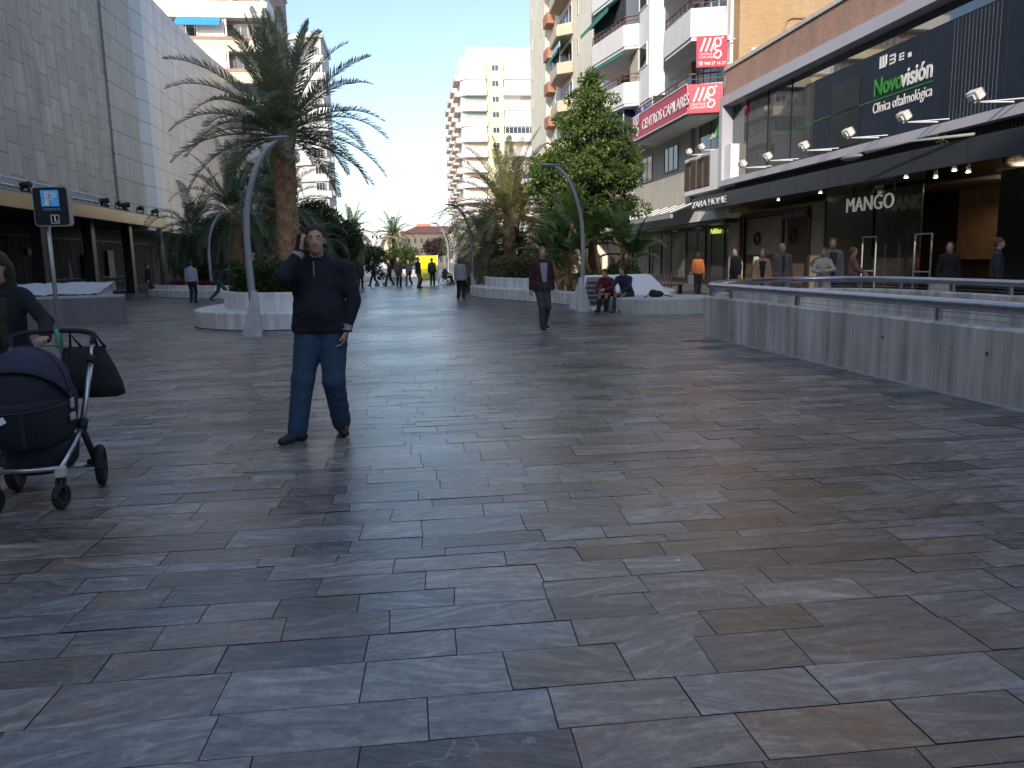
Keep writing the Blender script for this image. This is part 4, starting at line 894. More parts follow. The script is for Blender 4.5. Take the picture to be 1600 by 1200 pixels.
# slatted wooden bench and brown steps near the shops
wbn = thing('wooden_bench', 'brown slatted wooden bench back near the black shop frames', 'bench', (9.9, 30, 0))
for i in range(7): MB().bar((9.4+i*.13, 29.6, .1), (9.55+i*.13, 30.0, .86), .05, .03).build('slat', M('brown_wood', (.18, .11, .07), .7), wbn)
MB().box(9.3, 10.6, 29.2, 29.7, .4, .45).build('seat', M('brown_wood', (.18, .11, .07), .7), wbn)
for x in (9.4, 10.5): MB().box(x-.03, x+.03, 29.3, 29.6, .006, .4).build('leg', black_m, wbn)
stp = tag(MB().prism([(8.6, 27.6), (14.4, 24), (14.4, 27.8), (9.0, 29.0)], .004, .10).build('step', M('brown_step', (.16, .10, .065), .7)), kind='structure')

# ------------------------------------------------------------------ left ramp wall, cloth, parking sign
lw = thing('ramp_wall', 'low plain concrete wall on the left with a pale capping', 'wall', (-9, 23, 0))
pp_ = [(-7.95, 23.45), (-9.8, 22.95), (-14.5, 22.0)]
lc = M('ramp_concrete', (.19, .19, .20), .8, var=.1, streak=.2)
MB().sweep(pp_, [(-.12, .005), (.12, .005), (.12, .72), (-.12, .72)]).build('wall', lc, lw)
MB().sweep(pp_, [(-.13, .722), (.13, .722), (.13, .79), (-.13, .79)]).build('capping', M('cap_conc', (.46, .46, .48), .7), lw)
cl = thing('white_cloth', 'white cloth draped over the ramp railing behind the low wall', 'cloth', (-9, 24.5, 0))
m = MB(); nx, ny = 60, 10; vs = []; x0, x1 = -16, -8.75; rr = random.Random(4)
for i in range(nx+1):
    x = x0+(x1-x0)*i/nx
    for j in range(ny+1):
        t = j/ny
        if t < .3: y = 25.3+.0; z = .86+t/.3*.27; y = 25.3-.0
        else: y = 25.3-(t-.3)/.7*1.35; z = 1.13-(t-.3)/.7*.31
        f = .025*math.sin(x*9+math.sin(x*3)*2)+.015*math.sin(x*23+j)
        vs.append((x, y-.23*(x+7.85)*0+(x+7.85)*.2+f, z+f*.6))
fs = [(i*(ny+1)+j, (i+1)*(ny+1)+j, (i+1)*(ny+1)+j+1, i*(ny+1)+j+1) for i in range(nx) for j in range(ny)]
m.add(vs, fs); clm = M('cloth_white', (.52, .52, .56), .9, var=.06)
m.build('draped_sheet', clm, cl, True)
m = MB(); vs = []; nx, ny = 22, 14
for i in range(nx+1):
    u_ = i/nx
    for j in range(ny+1):
        t = j/ny; f = .05*math.sin(u_*16+t)*(.3+t)
        vs.append((-8.9+.05*math.sin(u_*20)*t+t*t*.30*(1-u_)+.1*t+f*.4, 24.0+u_*1.25+f*1.3-t*.1, .86+.24*u_-t*(.72+.16*u_-.05*math.sin(u_*11))))
m.add(vs, [(i*(ny+1)+j, (i+1)*(ny+1)+j, (i+1)*(ny+1)+j+1, i*(ny+1)+j+1) for i in range(nx) for j in range(ny)]); m.build('hanging_end', clm, cl, True)
m = MB()
for x in (-9.1, -10.6, -12.2): m.tube([(x, 25.35+(x+7.85)*.2, .01), (x, 25.35+(x+7.85)*.2, 1.1)], .03, 8)
m.build('railing', galv, cl)
ps = thing('parking_sign', 'black parking sign with blue P panel on a grey pole at the left', 'sign', (-5.42, 13, 0))
MB().tube([(-5.44, 13.06, .005), (-5.44, 13.06, 2.75)], .032, 12).build('pole', galv, ps, True)
def rbox(x0, x1, z0, z1, y0, y1, r):
    pts = []
    for cx, cz, a0 in ((x1-r, z0+r, -90), (x1-r, z1-r, 0), (x0+r, z1-r, 90), (x0+r, z0+r, 180)):
        for k in range(6): a = R(a0+k*18); pts.append((cx+r*math.cos(a), cz+r*math.sin(a)))
    n_ = len(pts); vs = [(x, y0, z) for x, z in pts]+[(x, y1, z) for x, z in pts]
    return MB().add(vs, [tuple(range(n_)), tuple(reversed(range(n_, 2*n_)))]+[(i, n_+i, n_+(i+1) % n_, (i+1) % n_) for i in range(n_)])
rbox(-5.56, -5.04, 2.16, 2.75, 12.93, 13.02, .05).build('case', M('sign_case', (.40, .40, .38), .4), ps)
fcx = rbox(-5.545, -5.065, 2.18, 2.735, 12.915, 12.928, .045).build('face', M('sign_face', (.012, .014, .022), .25), ps)
MB().box(-5.43, -5.18, 12.905, 12.914, 2.455, 2.695).build('blue_panel', M('blue_sign', (.06, .32, .68), .4, emit=.15, var=.05), fcx)
text('P', .27, M('p_white', (.75, .8, .85), .5), fcx, (-5.39, 12.902, 2.48), FACE_S, ext=.002, sx=1.25, bold=.012)
m = MB(); m.box(-5.307, -5.303, 12.899, 12.904, 2.455, 2.695); m.box(-5.43, -5.18, 12.899, 12.904, 2.573, 2.577); m.build('panel_cross', black_m, fcx)
text('PARKING', .052, M('p_dim', (.25, .42, .60), .5), fcx, (-5.41, 12.905, 2.395), FACE_S, ext=.001, sx=1.15)
m = MB(); m.box(-5.32, -5.32+.008, 12.905, 12.914, 2.21, 2.32); m.box(-5.21, -5.202, 12.905, 12.914, 2.21, 2.32); m.box(-5.32, -5.202, 12.905, 12.914, 2.2, 2.209); m.box(-5.32, -5.202, 12.905, 12.914, 2.321, 2.33)
m.box(-5.27, -5.255, 12.905, 12.914, 2.23, 2.30); m.ell((-5.263, 12.91, 2.305), (.01, .003, .01), 8, 6); m.bar((-5.262, 12.91, 2.25), (-5.228, 12.91, 2.23), .008, .012); m.build('pictogram', whp, fcx)

# ------------------------------------------------------------------ curved street lamps
LAMPG = 'curved steel lamps along the avenue'
def street_lamp(label, x, y, side, sc=1.0, wf=1.0, rz=0, arm=1.1):
    """side +1: arm reaches towards -X; built local, base at origin"""
    t = thing('street_lamp', label, 'street lamp', (x, y, 0), rz, LAMPG)
    s = -side
    prof = [(0, 0), (-.05, .5), (-.08, 1.2), (-.09, 1.9), (-.06, 2.5), (.05, 3.0), (.2, 3.42), (.40, 3.74), (.62, 3.93), (.86*arm, 4.0)]
    pts = spline([Vector((s*px*sc, 0, pz*sc+.006)) for px, pz in prof], 5)
    n = len(pts); rs = [(.075*(1-.45*i/n))*sc for i in range(n)]; 
    MB().tube(pts, rs, 12, sq=(1.15*wf, .62), up=(s, 0, 0.02)).build('mast', M('lamp_steel', (.36, .38, .42), .40, metal=.5, var=.08, rvar=.06), t, True, world=False)
    a = pts[-1]
    h = MB(); q = Matrix.Translation(a+Vector((-s*.1, 0, -.01))) @ Matrix.Rotation(R(s*-4), 4, 'Y')
    h.ell((0, 0, 0), (.26*sc, .10*sc, .035*sc), 16, 8, mat=Matrix.Identity(4)); h.v = [tuple(q @ Vector(v)) for v in h.v]
    hd_ = h.build('lamp_head', M('lamp_steel', (.40, .42, .46), .34), t, True, world=False)
    g_ = MB(); g_.ell((0, 0, -.022*sc), (.17*sc, .07*sc, .02*sc), 12, 6); g_.v = [tuple(q @ Vector(v)) for v in g_.v]; g_.build('lens', M('lamp_lens', (.6, .6, .58), .2), hd_, True, world=False)
    b = MB(); b.add([(-s*.02, -.10*sc, 0), (s*-.34*sc, -.02, 0), (s*-.34*sc, .02, 0), (-s*.02, .10*sc, 0), (s*-.06, -.05, .95*sc), (s*-.08, .05, .95*sc), (s*.09, -.07, 0), (s*.09, .07, 0), (s*.03, -.03, .95*sc), (s*.03, .03, .95*sc)],
                    [(0, 1, 4), (1, 2, 5, 4), (2, 3, 5), (0, 4, 8, 6), (3, 7, 9, 5), (6, 8, 9, 7), (4, 5, 9, 8), (0, 6, 7, 3, 2, 1)])
    b.build('base_fin', M('lamp_base_grey', (.46, .49, .50), .5), t, world=False)
    return t
street_lamp('tall curved grey lamp in front of the big palm, nearest the camera', -3.22, 17.3, -1, 1.03, .98, 0, .85)
street_lamp('curved pale steel lamp standing in front of the banana plants on the right', 4.86, 21.95, 1, 1.02, .8)
street_lamp('curved steel lamp beside the woman in the grey top', 2.87, 35.6, 1)
street_lamp('second lamp in the row beyond the woman in grey, its arm the highest behind hers', 2.65, 52, 1)
street_lamp('third lamp in the row on the right, just above the hedge end', 3.9, 66, 1)
street_lamp('lamp right of the yellow banner, first of the small distant group', 5.6, 120, 1)
street_lamp('lamp just right of the yellow banner top, second of the distant group', 4.4, 128, 1)
street_lamp('thinnest distant lamp, farthest of the group behind the yellow banner', 5.2, 150, 1)
street_lamp('thin curved lamp on the left behind the bending walker', -9.4, 40, -1, 1.02)
street_lamp('small distant lamp on the left before the round bush', -4.8, 92, -1)

# ------------------------------------------------------------------ vegetation
def frond(mb, base, dirv, L, droop, leaf, nl, rnd, width=.03, curl=.4, stem=True):
    """one feather leaf: arching stalk with two rows of leaflets"""
    p = Vector(base); d = Vector(dirv).normalized(); pts = [p.copy()]; ds = [d.copy()]; n = 14; st_ = L/n
    for i in range(n):
        d = (d+Vector((0, 0, -droop*(.35+i/n)*.12))).normalized(); p = p+d*st_; pts.append(p.copy()); ds.append(d.copy())
    if stem: mb.tube(pts, [.022*(1-i/(n+1))+.004 for i in range(n+1)], 4, mi=1)
    for k in range(nl):
        t = .12+.88*k/nl; f = t*n; i = min(int(f), n-1); q = pts[i].lerp(pts[i+1], f-i); d = ds[i]
        side = d.cross(Vector((0, 0, 1)));
        if side.length < .05: side = Vector((1, 0, 0))
        side.normalize(); up = side.cross(d).normalized()
        ll = leaf*(math.sin(math.pi*min(1, .18+t*.80))**.6)*rnd.uniform(.85, 1.1)
        for s in (-1, 1):
            v = (side*s*1.0+d*(.55+.5*t)+up*rnd.uniform(.15, .55)).normalized()
            a = q; m1 = q+v*ll*.5+Vector((0, 0, -.02)); e = q+v*ll+Vector((0, 0, -curl*ll*.35*rnd.uniform(.4, 1.3)))
            w_ = (d*width*.5); mb.add([a-w_*.6, a+w_*.6, m1+w_, m1-w_], [(0, 1, 2, 3)]); mb.add([m1-w_, m1+w_, e], [(0, 1, 2)])
palm_l = leaf_mat('palm_leaf', (.12, .145, .085), (.32, .345, .215), .42, .42)
palm_l2 = leaf_mat('palm_leaf_warm', (.13, .16, .07), (.36, .36, .17), .42, .45)
palm_d = leaf_mat('palm_leaf_deep', (.03, .065, .036), (.085, .14, .07), .3, .42)
palm_st = M('palm_stalk', (.22, .20, .09), .6)
palm_st2 = M('palm_stalk_orange', (.34, .20, .08), .7)
trunk_m = M('palm_trunk', (.06, .032, .02), .9, var=.5, scale=9, bump=.8)
boot_m = M('palm_boot', (.46, .30, .18), .85, var=.45, scale=6, bump=.6)
def palm(label, x, y, z0, zc, rt_, L, nf, seed, leafm=palm_l, stm=palm_st, low=-35, leaf=.42, nl=44, droop=1.0, group='date palms in the planters', boots=True, lean=(0, 0), width=.03):
    rnd = random.Random(seed); t = thing('palm_tree', label, 'palm', (x, y, z0), 0, group)
    h = zc-z0; cx = x+lean[0]; cy = y+lean[1]
    n = 12; pts = [Vector((x+lean[0]*(i/n)**1.5, y+lean[1]*(i/n)**1.5, z0+h*i/n)) for i in range(n+1)]
    rs = [rt_*(1.05-.16*math.sin(math.pi*i/n)+.05*rnd.random()) for i in range(n+1)]
    tk = MB().tube(pts, rs, 14).build('trunk', trunk_m, t, True)
    if boots:
        m = MB(); nb = int(h/.10)*9; ga = 2.39996
        for k in range(nb):
            f = k/nb; z = f*n; i = min(int(z), n-1); c = pts[i].lerp(pts[i+1], z-i); a = k*ga; r = rs[i]*.97
            o = Vector((math.cos(a), math.sin(a), 0)); s = Vector((-math.sin(a), math.cos(a), 0)); wv = .085*rt_/.26*rnd.uniform(.8, 1.25); hh = .15*rnd.uniform(.8, 1.3); out = .075*rnd.uniform(.5, 1.5)
            b0 = c+o*r; m.add([b0-s*wv, b0+Vector((0, 0, -hh)), b0+s*wv, b0+o*out+Vector((0, 0, hh*.55))+s*wv*.35, b0+o*out+Vector((0, 0, hh*.55))-s*wv*.35, b0+Vector((0, 0, hh*.5))], [(0, 1, 4), (1, 3, 4), (1, 2, 3), (0, 4, 5), (4, 3, 5), (3, 2, 5)])
        m.build('leaf_boots', boot_m, tk)
    top = pts[-1]; m = MB()
    for k in range(nf):
        f = (k+.5)/nf; el = R(86-(86-low)*f**.85+rnd.uniform(-7, 7)); a = k*2.39996+rnd.uniform(-.2, .2)
        dv = (math.cos(a)*math.cos(el), math.sin(a)*math.cos(el), math.sin(el))
        bs = top+Vector((math.cos(a)*rt_*.5, math.sin(a)*rt_*.5, .25-.55*f*h/max(h, 1)*.6))
        frond(m, bs, dv, L*rnd.uniform(.82, 1.08)*(1.06-.12*math.cos(el)), droop*rnd.uniform(.8, 1.5)*(.6+.9*math.cos(el)), leaf, nl, rnd, width)
    m.build('crown', [leafm, stm], t)
    return t
palm('big date palm with a thick scaly trunk rising behind the nearest lamp', -3.12, 22, .85, 4.85, .25, 3.0, 48, 11, leaf=.46, nl=64, low=-8, droop=.56, width=.044)
palm('dark palm with arching fronds left of the nearest lamp, by the store wall', -8.6, 42, .6, 4.1, .28, 3.6, 44, 12, palm_d, leaf=.55, low=-40, droop=.9, width=.05)
palm('dark palm hanging low over the red flower planter, leftmost of the palms', -11.4, 45, .6, 3.3, .28, 3.2, 46, 13, palm_d, leaf=.55, low=-70, droop=1.7, width=.05)
palm('dark palm between the nearest lamp and the big trunk', -6.6, 44, .006, 4.2, .25, 3.4, 40, 14, palm_d, leaf=.5, low=-50, droop=.9, width=.05)
palm('tall narrow palm in front of the balcony block, behind the nearest lamp', -8.4, 52, .006, 6.6, .25, 3.0, 36, 15, palm_d, leaf=.5, low=-40, width=.05)
palm('low bushy palm under the big palm on its right side', -5.2, 47, .006, 2.6, .22, 2.6, 34, 16, palm_d, leaf=.45, low=-50, width=.05)
palm('distant palm right of the walking man, taller of the left group', -4.2, 64, .8, 3.7, .22, 2.4, 40, 17, palm_d, leaf=.45, low=-50, nl=30, width=.06, boots=False)
palm('distant droopy palm behind the taller one on the left', -5.4, 74, .8, 3.0, .22, 3.0, 40, 18, palm_d, leaf=.5, low=-75, droop=1.6, nl=30, width=.07, boots=False)
palm('small palm with stiff arching fronds over the round bush, against the sky', -1.3, 86, .8, 4.1, .2, 3.2, 24, 19, palm_d, leaf=.5, low=5, droop=1.3, nl=30, width=.08, boots=False)
palm('pale feathery palm in front of the white tower', 4.45, 34, .8, 3.3, .22, 3.4, 56, 20, palm_l2, palm_st2, low=2, leaf=.5, nl=50, droop=.7, width=.045)
palm('low grey green palm drooping over the hedge, left end', 3.7, 37, .8, 2.0, .22, 2.7, 44, 21, palm_l, palm_st2, low=-40, leaf=.5, droop=1.5, width=.04)
palm('low grey green palm over the middle of the hedge', 4.9, 35.2, .8, 1.75, .22, 2.8, 46, 22, palm_l, palm_st2, low=-20, leaf=.5, droop=1.4, width=.04)
palm('low grey green palm at the right end of the hedge', 5.9, 34.2, .8, 1.7, .22, 2.6, 40, 23, palm_l, palm_st2, low=-20, leaf=.5, droop=1.4, width=.04)
palm('distant low palm behind the hedge on the avenue side', 4.9, 54, .8, 2.4, .2, 2.8, 38, 24, palm_l, palm_st2, low=-45, leaf=.45, droop=1.4, nl=30, width=.05, boots=False)

def leaf_cloud(mb, blobs, n, size, rnd, long=1.6):
    """leaf tufts spread over and inside a set of blobs (centre, radii)"""
    tot = sum(b[1][0]*b[1][1]+b[1][1]*b[1][2]+b[1][0]*b[1][2] for b in blobs)
    for c, r in blobs:
        k = int(n*(r[0]*r[1]+r[1]*r[2]+r[0]*r[2])/tot)
        for _ in range(k):
            v = Vector((rnd.gauss(0, 1), rnd.gauss(0, 1), rnd.gauss(0, 1))).normalized(); f = rnd.uniform(.55, 1.06)
            p = Vector((c[0]+v.x*r[0]*f, c[1]+v.y*r[1]*f, c[2]+v.z*r[2]*f))
            d = (v+Vector((rnd.uniform(-.8, .8), rnd.uniform(-.8, .8), rnd.uniform(-.9, .3)))).normalized()
            s = d.cross(Vector((rnd.uniform(-1, 1), rnd.uniform(-1, 1), rnd.uniform(-1, 1)))).normalized()
            L_ = size*rnd.uniform(.7, 1.3)*long*.5; w_ = size*.5*rnd.uniform(.7, 1.1)
            mb.add([p-d*L_*.2, p+d*L_*.4+s*w_*.5, p+d*L_*1.1, p+d*L_*.4-s*w_*.5], [(0, 1, 2, 3)])
def tree(label, x, y, z0, blobs, n, size, lm, seed, trunk_r=.16, group=None, name='leafy_tree', cat='tree', limbs=True):
    rnd = random.Random(seed); t = thing(name, label, cat, (x, y, z0), 0, group)
    zc = max(b[0][2] for b in blobs)
    m = MB(); m.tube([(x, y, z0), (x+.05, y, z0+(zc-z0)*.3), (x-.03, y+.05, z0+(zc-z0)*.6), (x, y, zc)], [trunk_r, trunk_r*.8, trunk_r*.55, trunk_r*.2], 10)
    if limbs:
        for c, r in blobs[1:]:
            f = rnd.uniform(.25, .6); a = Vector((x, y, z0+(zc-z0)*f)); m.tube([a, a.lerp(Vector(c), .5)+Vector((0, 0, -.15)), Vector(c)], [trunk_r*.4, trunk_r*.25, trunk_r*.08], 6)
    m.build('trunk', M('bark', (.09, .065, .045), .9, var=.3, bump=.6), t, True)
    cr = MB(); leaf_cloud(cr, blobs, n, size, rnd); cr.build('crown', lm, t)
    return t
tl = leaf_mat('tree_leaf', (.03, .065, .018), (.17, .25, .05), .28, .38, 1.2)
rr = random.Random(21); blobs = []
prof = [(8.5, .2), (8.0, .55), (7.4, .85), (6.8, 1.2), (6.2, 1.5), (5.6, 1.8), (5.0, 2.0), (4.3, 2.05), (3.7, 1.9), (3.0, 1.5)]
tx, ty = 7.5, 31.5
for z, r in prof:
    k = max(1, int(2+r*5))
    for i in range(k):
        a = i*2*math.pi/k+rr.uniform(-.4, .4); q = 1.1*r*rr.uniform(.5, 1.0); s = rr.uniform(.32, .58)*(.7+.2*r)
        blobs.append(((tx+q*math.cos(a)-.05, ty+q*math.sin(a), z+rr.uniform(-.35, .35)), (s, s, s*.62)))
    blobs.append(((tx, ty, z), (r*.5+.1, r*.5+.1, .45)))
tree('dense leafy green tree, pyramid shaped, standing in front of the white balcony building', tx, ty, .8, blobs, 36000, .14, tl, 5, .2)
_mid = leaf_mat('mid_leaf', (.03, .07, .02), (.10, .16, .04), .25)
dk = leaf_mat('dark_leaf', (.012, .032, .012), (.045, .085, .025), .2, .5, 1.5)
def blobset(cx, cy, cz, r, n, seed, s0=.45, hz=1.0):
    q = random.Random(seed); out = [((cx, cy, cz), (r*.6, r*.6, r*.6*hz))]
    for _ in range(n):
        v = Vector((q.gauss(0, 1), q.gauss(0, 1), q.gauss(0, 1))).normalized(); s = q.uniform(.7, 1.2)*s0*r
        out.append(((cx+v.x*r*.7, cy+v.y*r*.7, cz+v.z*r*.7*hz), (s, s, s*.8)))
    return out
tree('dark round tree right of the big trunk, in front of the pale tower', -5.9, 56, .006, blobset(-5.9, 56, 4.3, 1.5, 14, 31), 6000, .22, dk, 6)
tree('dark tree half hidden behind the walking man', -4.3, 52, .006, blobset(-4.5, 52, 3.0, 1.6, 14, 32), 6000, .2, dk, 7)
tree('dark tree behind the arching palms by the store corner', -11.5, 52, .006, blobset(-11.5, 52, 3.2, 2.2, 16, 33), 7000, .22, dk, 8)
tree('dark tree filling the gap behind the nearest lamp', -8.2, 56, .006, blobset(-8.2, 56, 2.9, 2.2, 16, 34), 7000, .22, dk, 9)
tree('small maroon tree beside the yellow banner', 4.2, 110, .006, blobset(4.2, 110, 3.6, 1.7, 12, 35), 2500, .3, leaf_mat('maroon_leaf', (.03, .02, .02), (.09, .05, .05), .1), 10)
tree('bright green tree at the end of the right lamp row', 7.2, 84, .006, blobset(7.2, 84, 3.6, 3.0, 14, 36), 5000, .28, _mid, 11)
tree('bright bush like tree further behind the right hedge', 7.2, 62, .8, blobset(7.0, 62, 2.6, 2.2, 14, 37), 5000, .22, _mid, 12)
tree('dark street tree under the white building, right of the leafy tree', 9.3, 45, .006, blobset(9.3, 45, 3.0, 2.0, 14, 38), 5000, .2, dk, 13)
GF = 'trees at the far end of the avenue'
tree('distant dark tree behind the small arching palm, far left of the avenue', -9, 118, .006, blobset(-9, 118, 3.2, 3.4, 14, 70), 3500, .4, dk, 71, group=GF)
tree('distant green tree behind the palms on the left, nearer the arching palm', -4.5, 112, .006, blobset(-5.0, 112, 2.0, 2.2, 14, 72), 3500, .38, dk, 73, group=GF)
tree('distant rounded tree left of the yellow banner', -1.0, 128, .006, blobset(-1, 128, 1.9, 1.7, 14, 74), 3000, .4, _mid, 75, group=GF)
tree('distant dark tree at the far left behind the store corner palms', -15, 104, .006, blobset(-15, 104, 4.4, 4.4, 16, 78), 4500, .4, dk, 79, group=GF)

def hedge(label, poly, z0, z1, n, size, lm, seed, name='hedge'):
    t = thing(name, label, 'hedge' if name == 'hedge' else 'bush', (sum(p[0] for p in poly)/len(poly), sum(p[1] for p in poly)/len(poly), z0), 0)
    MB().prism(inset(poly, .18), z0, z1-.12).build('twig_core', M('hedge_core', (.035, .035, .02), .95, var=.4, scale=8, bump=1), t)
    rnd = random.Random(seed); m = MB(); k = len(poly); ed = [(Vector(poly[i]), Vector(poly[(i+1) % k])) for i in range(k)]
    L = [(b-a).length for a, b in ed]; xs = [p[0] for p in poly]; ys = [p[1] for p in poly]
    def leaf(p, nrm):
        d = (nrm+Vector((rnd.uniform(-.9, .9), rnd.uniform(-.9, .9), rnd.uniform(-.5, .9)))).normalized(); s = d.cross(Vector((rnd.uniform(-1, 1), rnd.uniform(-1, 1), rnd.uniform(-1, 1)))).normalized()
        l = size*rnd.uniform(.6, 1.4); m.add([p, p+d*l*.5+s*l*.28, p+d*l, p+d*l*.5-s*l*.28], [(0, 1, 2, 3)])
    cx = sum(xs)/k; cy = sum(ys)/k
    for _ in range(int(n*.62)):
        i = rnd.choices(range(k), L)[0]; a, b = ed[i]; q = a.lerp(b, rnd.random()); nn = Vector((q.x-cx, q.y-cy, 0)).normalized(); q3 = Vector((q.x, q.y, rnd.uniform(z0, z1)))-nn*rnd.uniform(-.05, .22)
        leaf(q3, nn)
    for _ in range(int(n*.38)):
        f = math.sqrt(rnd.random()); i = rnd.choices(range(k), L)[0]; a, b = ed[i]; q = a.lerp(b, rnd.random()); x = cx+(q.x-cx)*f; y = cy+(q.y-cy)*f
        leaf(Vector((x, y, z1+rnd.uniform(-.14, .05+.05*math.sin(x*5)+.05*math.sin(y*4)))), Vector((0, 0, 1)))
    m.build('foliage', lm, t); return t
hl = leaf_mat('hedge_leaf', (.022, .048, .014), (.085, .125, .035), .22, .45, 2.5)
hl2 = leaf_mat('hedge_leaf_olive', (.07, .08, .03), (.22, .20, .09), .22, .5, 2.5)
hedge('green hedge round the foot of the big palm', inset(smooth_poly(T1), .25), .86, 1.5, 15000, .085, hl, 41)
hedge('clipped olive hedge along the long right planter', inset(smooth_poly([(3.5, 35), (3.65, 31.8), (4.3, 29.5), (5.0, 28.2), (5.6, 28.6), (5.5, 33), (5.0, 37)]), .14), .82, 1.5, 12000, .09, hl2, 42)
hedge('dark hedge behind the red flowers on the left', inset(T3, 1.4), .62, 1.5, 7000, .13, dk, 43)
hedge('far hedge in the left planter', inset(P4, .8), .8, 1.7, 5000, .2, hl, 44)
hedge('bushy planting in the white planter behind the right hedge', inset(P6, .7), .8, 1.6, 5000, .18, hl2, 45)
t = thing('round_bush', 'round light green bush under the small arching palm', 'bush', (-.4, 85, .8)); m = MB(); leaf_cloud(m, blobset(-.45, 85, 2.0, 1.9, 14, 50, .4, .75), 5000, .22, random.Random(4)); m.build('foliage', leaf_mat('light_bush', (.04, .08, .02), (.13, .18, .04), .25), t)
MB().tube([(-.4, 85, .8), (-.4, 85, 2.2)], .12, 8).build('stem', trunk_m, t)
# red flowers
m = MB(); rnd = random.Random(8); T3i = T3
for k in range(3500):
    i = rnd.choice([1, 2, 3, 4]); a = Vector(T3[i]); b = Vector(T3[(i+1) % len(T3)]); q = a.lerp(b, rnd.random()); c = Vector((-10.2, 44)); q = q.lerp(c, rnd.uniform(.08, .3)); z = .62+rnd.uniform(0, .16)
    p = Vector((q.x, q.y, z)); d = Vector((rnd.uniform(-1, 1), rnd.uniform(-1, 1), rnd.uniform(0, 1))).normalized(); s = d.cross(Vector((.3, .5, 1))).normalized()
    m.add([p, p+d*.04+s*.03, p+d*.08, p+d*.04-s*.03], [(0, 1, 2, 3)])
tag(m.build('red_flowers', M('flower_red', (.28, .012, .03), .7, var=.4, scale=9)), 'band of dark red flowers along the edge of the left planter', 'flowers', None, 'stuff')
# banana like plants: orange stems, broad paddle leaves
bl = leaf_mat('paddle_leaf', (.07, .13, .035), (.22, .31, .09), .45, .35, 2)
def paddle(mb, base, dirv, L, w, rnd, droop):
    p = Vector(base); d = Vector(dirv).normalized(); n = 10; rows = []
    for i in range(n+1):
        t = i/n; side = d.cross(Vector((0, 0, 1))); side = side.normalized() if side.length > .05 else Vector((1, 0, 0)); up = side.cross(d).normalized()
        ww = w*math.sin(math.pi*min(1, .06+t*.92))**.7 if t > .25 else w*.04
        rows.append([p-side*ww+up*ww*.35, p, p+side*ww+up*ww*.35]); d = (d+Vector((0, 0, -droop*(.2+t)*.14))).normalized(); p = p+d*L/n
    for i in range(n):
        for j in range(2): mb.add([rows[i][j], rows[i][j+1], rows[i+1][j+1], rows[i+1][j]], [(0, 1, 2, 3)])
        if i > 2 and rnd.random() < .35: pass
def banana(label, x, y, z0, hs, seed):
    rnd = random.Random(seed); t = thing('banana_plant', label, 'plant', (x, y, z0), 0, 'banana plants in the right planter')
    for k, (dx, dy, h, lx) in enumerate(hs):
        b = Vector((x+dx, y+dy, z0)); e = b+Vector((lx, 0, h)); m = MB(); m.tube([b, b.lerp(e, .5)+Vector((.04, 0, 0)), e], [.11, .085, .06], 10); tk = m.build('stem', M('banana_stem', (.40, .20, .09), .8, var=.4, scale=7, bump=.5), t, True)
        lf = MB()
        for i in range(11):
            a = i*2.4+rnd.uniform(-.3, .3); el = R(rnd.uniform(25, 82)); paddle(lf, e+Vector((0, 0, -.05)), (math.cos(a)*math.cos(el), math.sin(a)*math.cos(el), math.sin(el)), rnd.uniform(1.1, 1.8), rnd.uniform(.17, .26), rnd, rnd.uniform(.8, 1.8))
        lf.build('leaves', bl, t)
    dd = MB()
    for i in range(26):
        a = rnd.uniform(0, 6.28); r_ = rnd.uniform(0, .5); b = Vector((x+r_*math.cos(a), y+r_*math.sin(a), z0)); paddle(dd, b, (math.cos(a)*.5, math.sin(a)*.5, 1), rnd.uniform(.5, 1.4), rnd.uniform(.03, .08), rnd, 3)
    dd.build('dry_leaves', leaf_mat('dry_leaf%d' % seed, (.20, .13, .06), (.42, .30, .14), .2), t)
banana('tall banana plant with an orange leaning stem, right behind the steel lamp', 6.15, 25.6, .45, [(0, 0, 2.2, -.75), (.25, .1, 1.5, -.2), (-.2, .1, 1.2, -.5)], 61)
banana('banana plant with upright leaves left of the steel lamp, beside the leafy tree', 5.6, 26.9, .45, [(0, 0, 1.7, -.2), (-.3, .1, 1.0, -.3)], 62)
banana('low banana plant with big drooping leaves at the right of the steel lamp', 7.1, 26.2, .45, [(0, 0, 1.4, .2), (.3, .1, 1.0, .3)], 63)
t = thing('shrub', 'dark glossy shrub at the foot of the banana plants', 'shrub', (7.0, 25.4, .45)); m = MB(); leaf_cloud(m, blobset(7.0, 25.5, .95, .8, 10, 64, .45, .8)+blobset(6.0, 25.2, .75, .5, 6, 65), 4500, .13, random.Random(6)); m.build('foliage', tl, t); MB().tube([(7, 25.4, .45), (7, 25.4, 1.0)], .05, 6).build('stem', trunk_m, t)
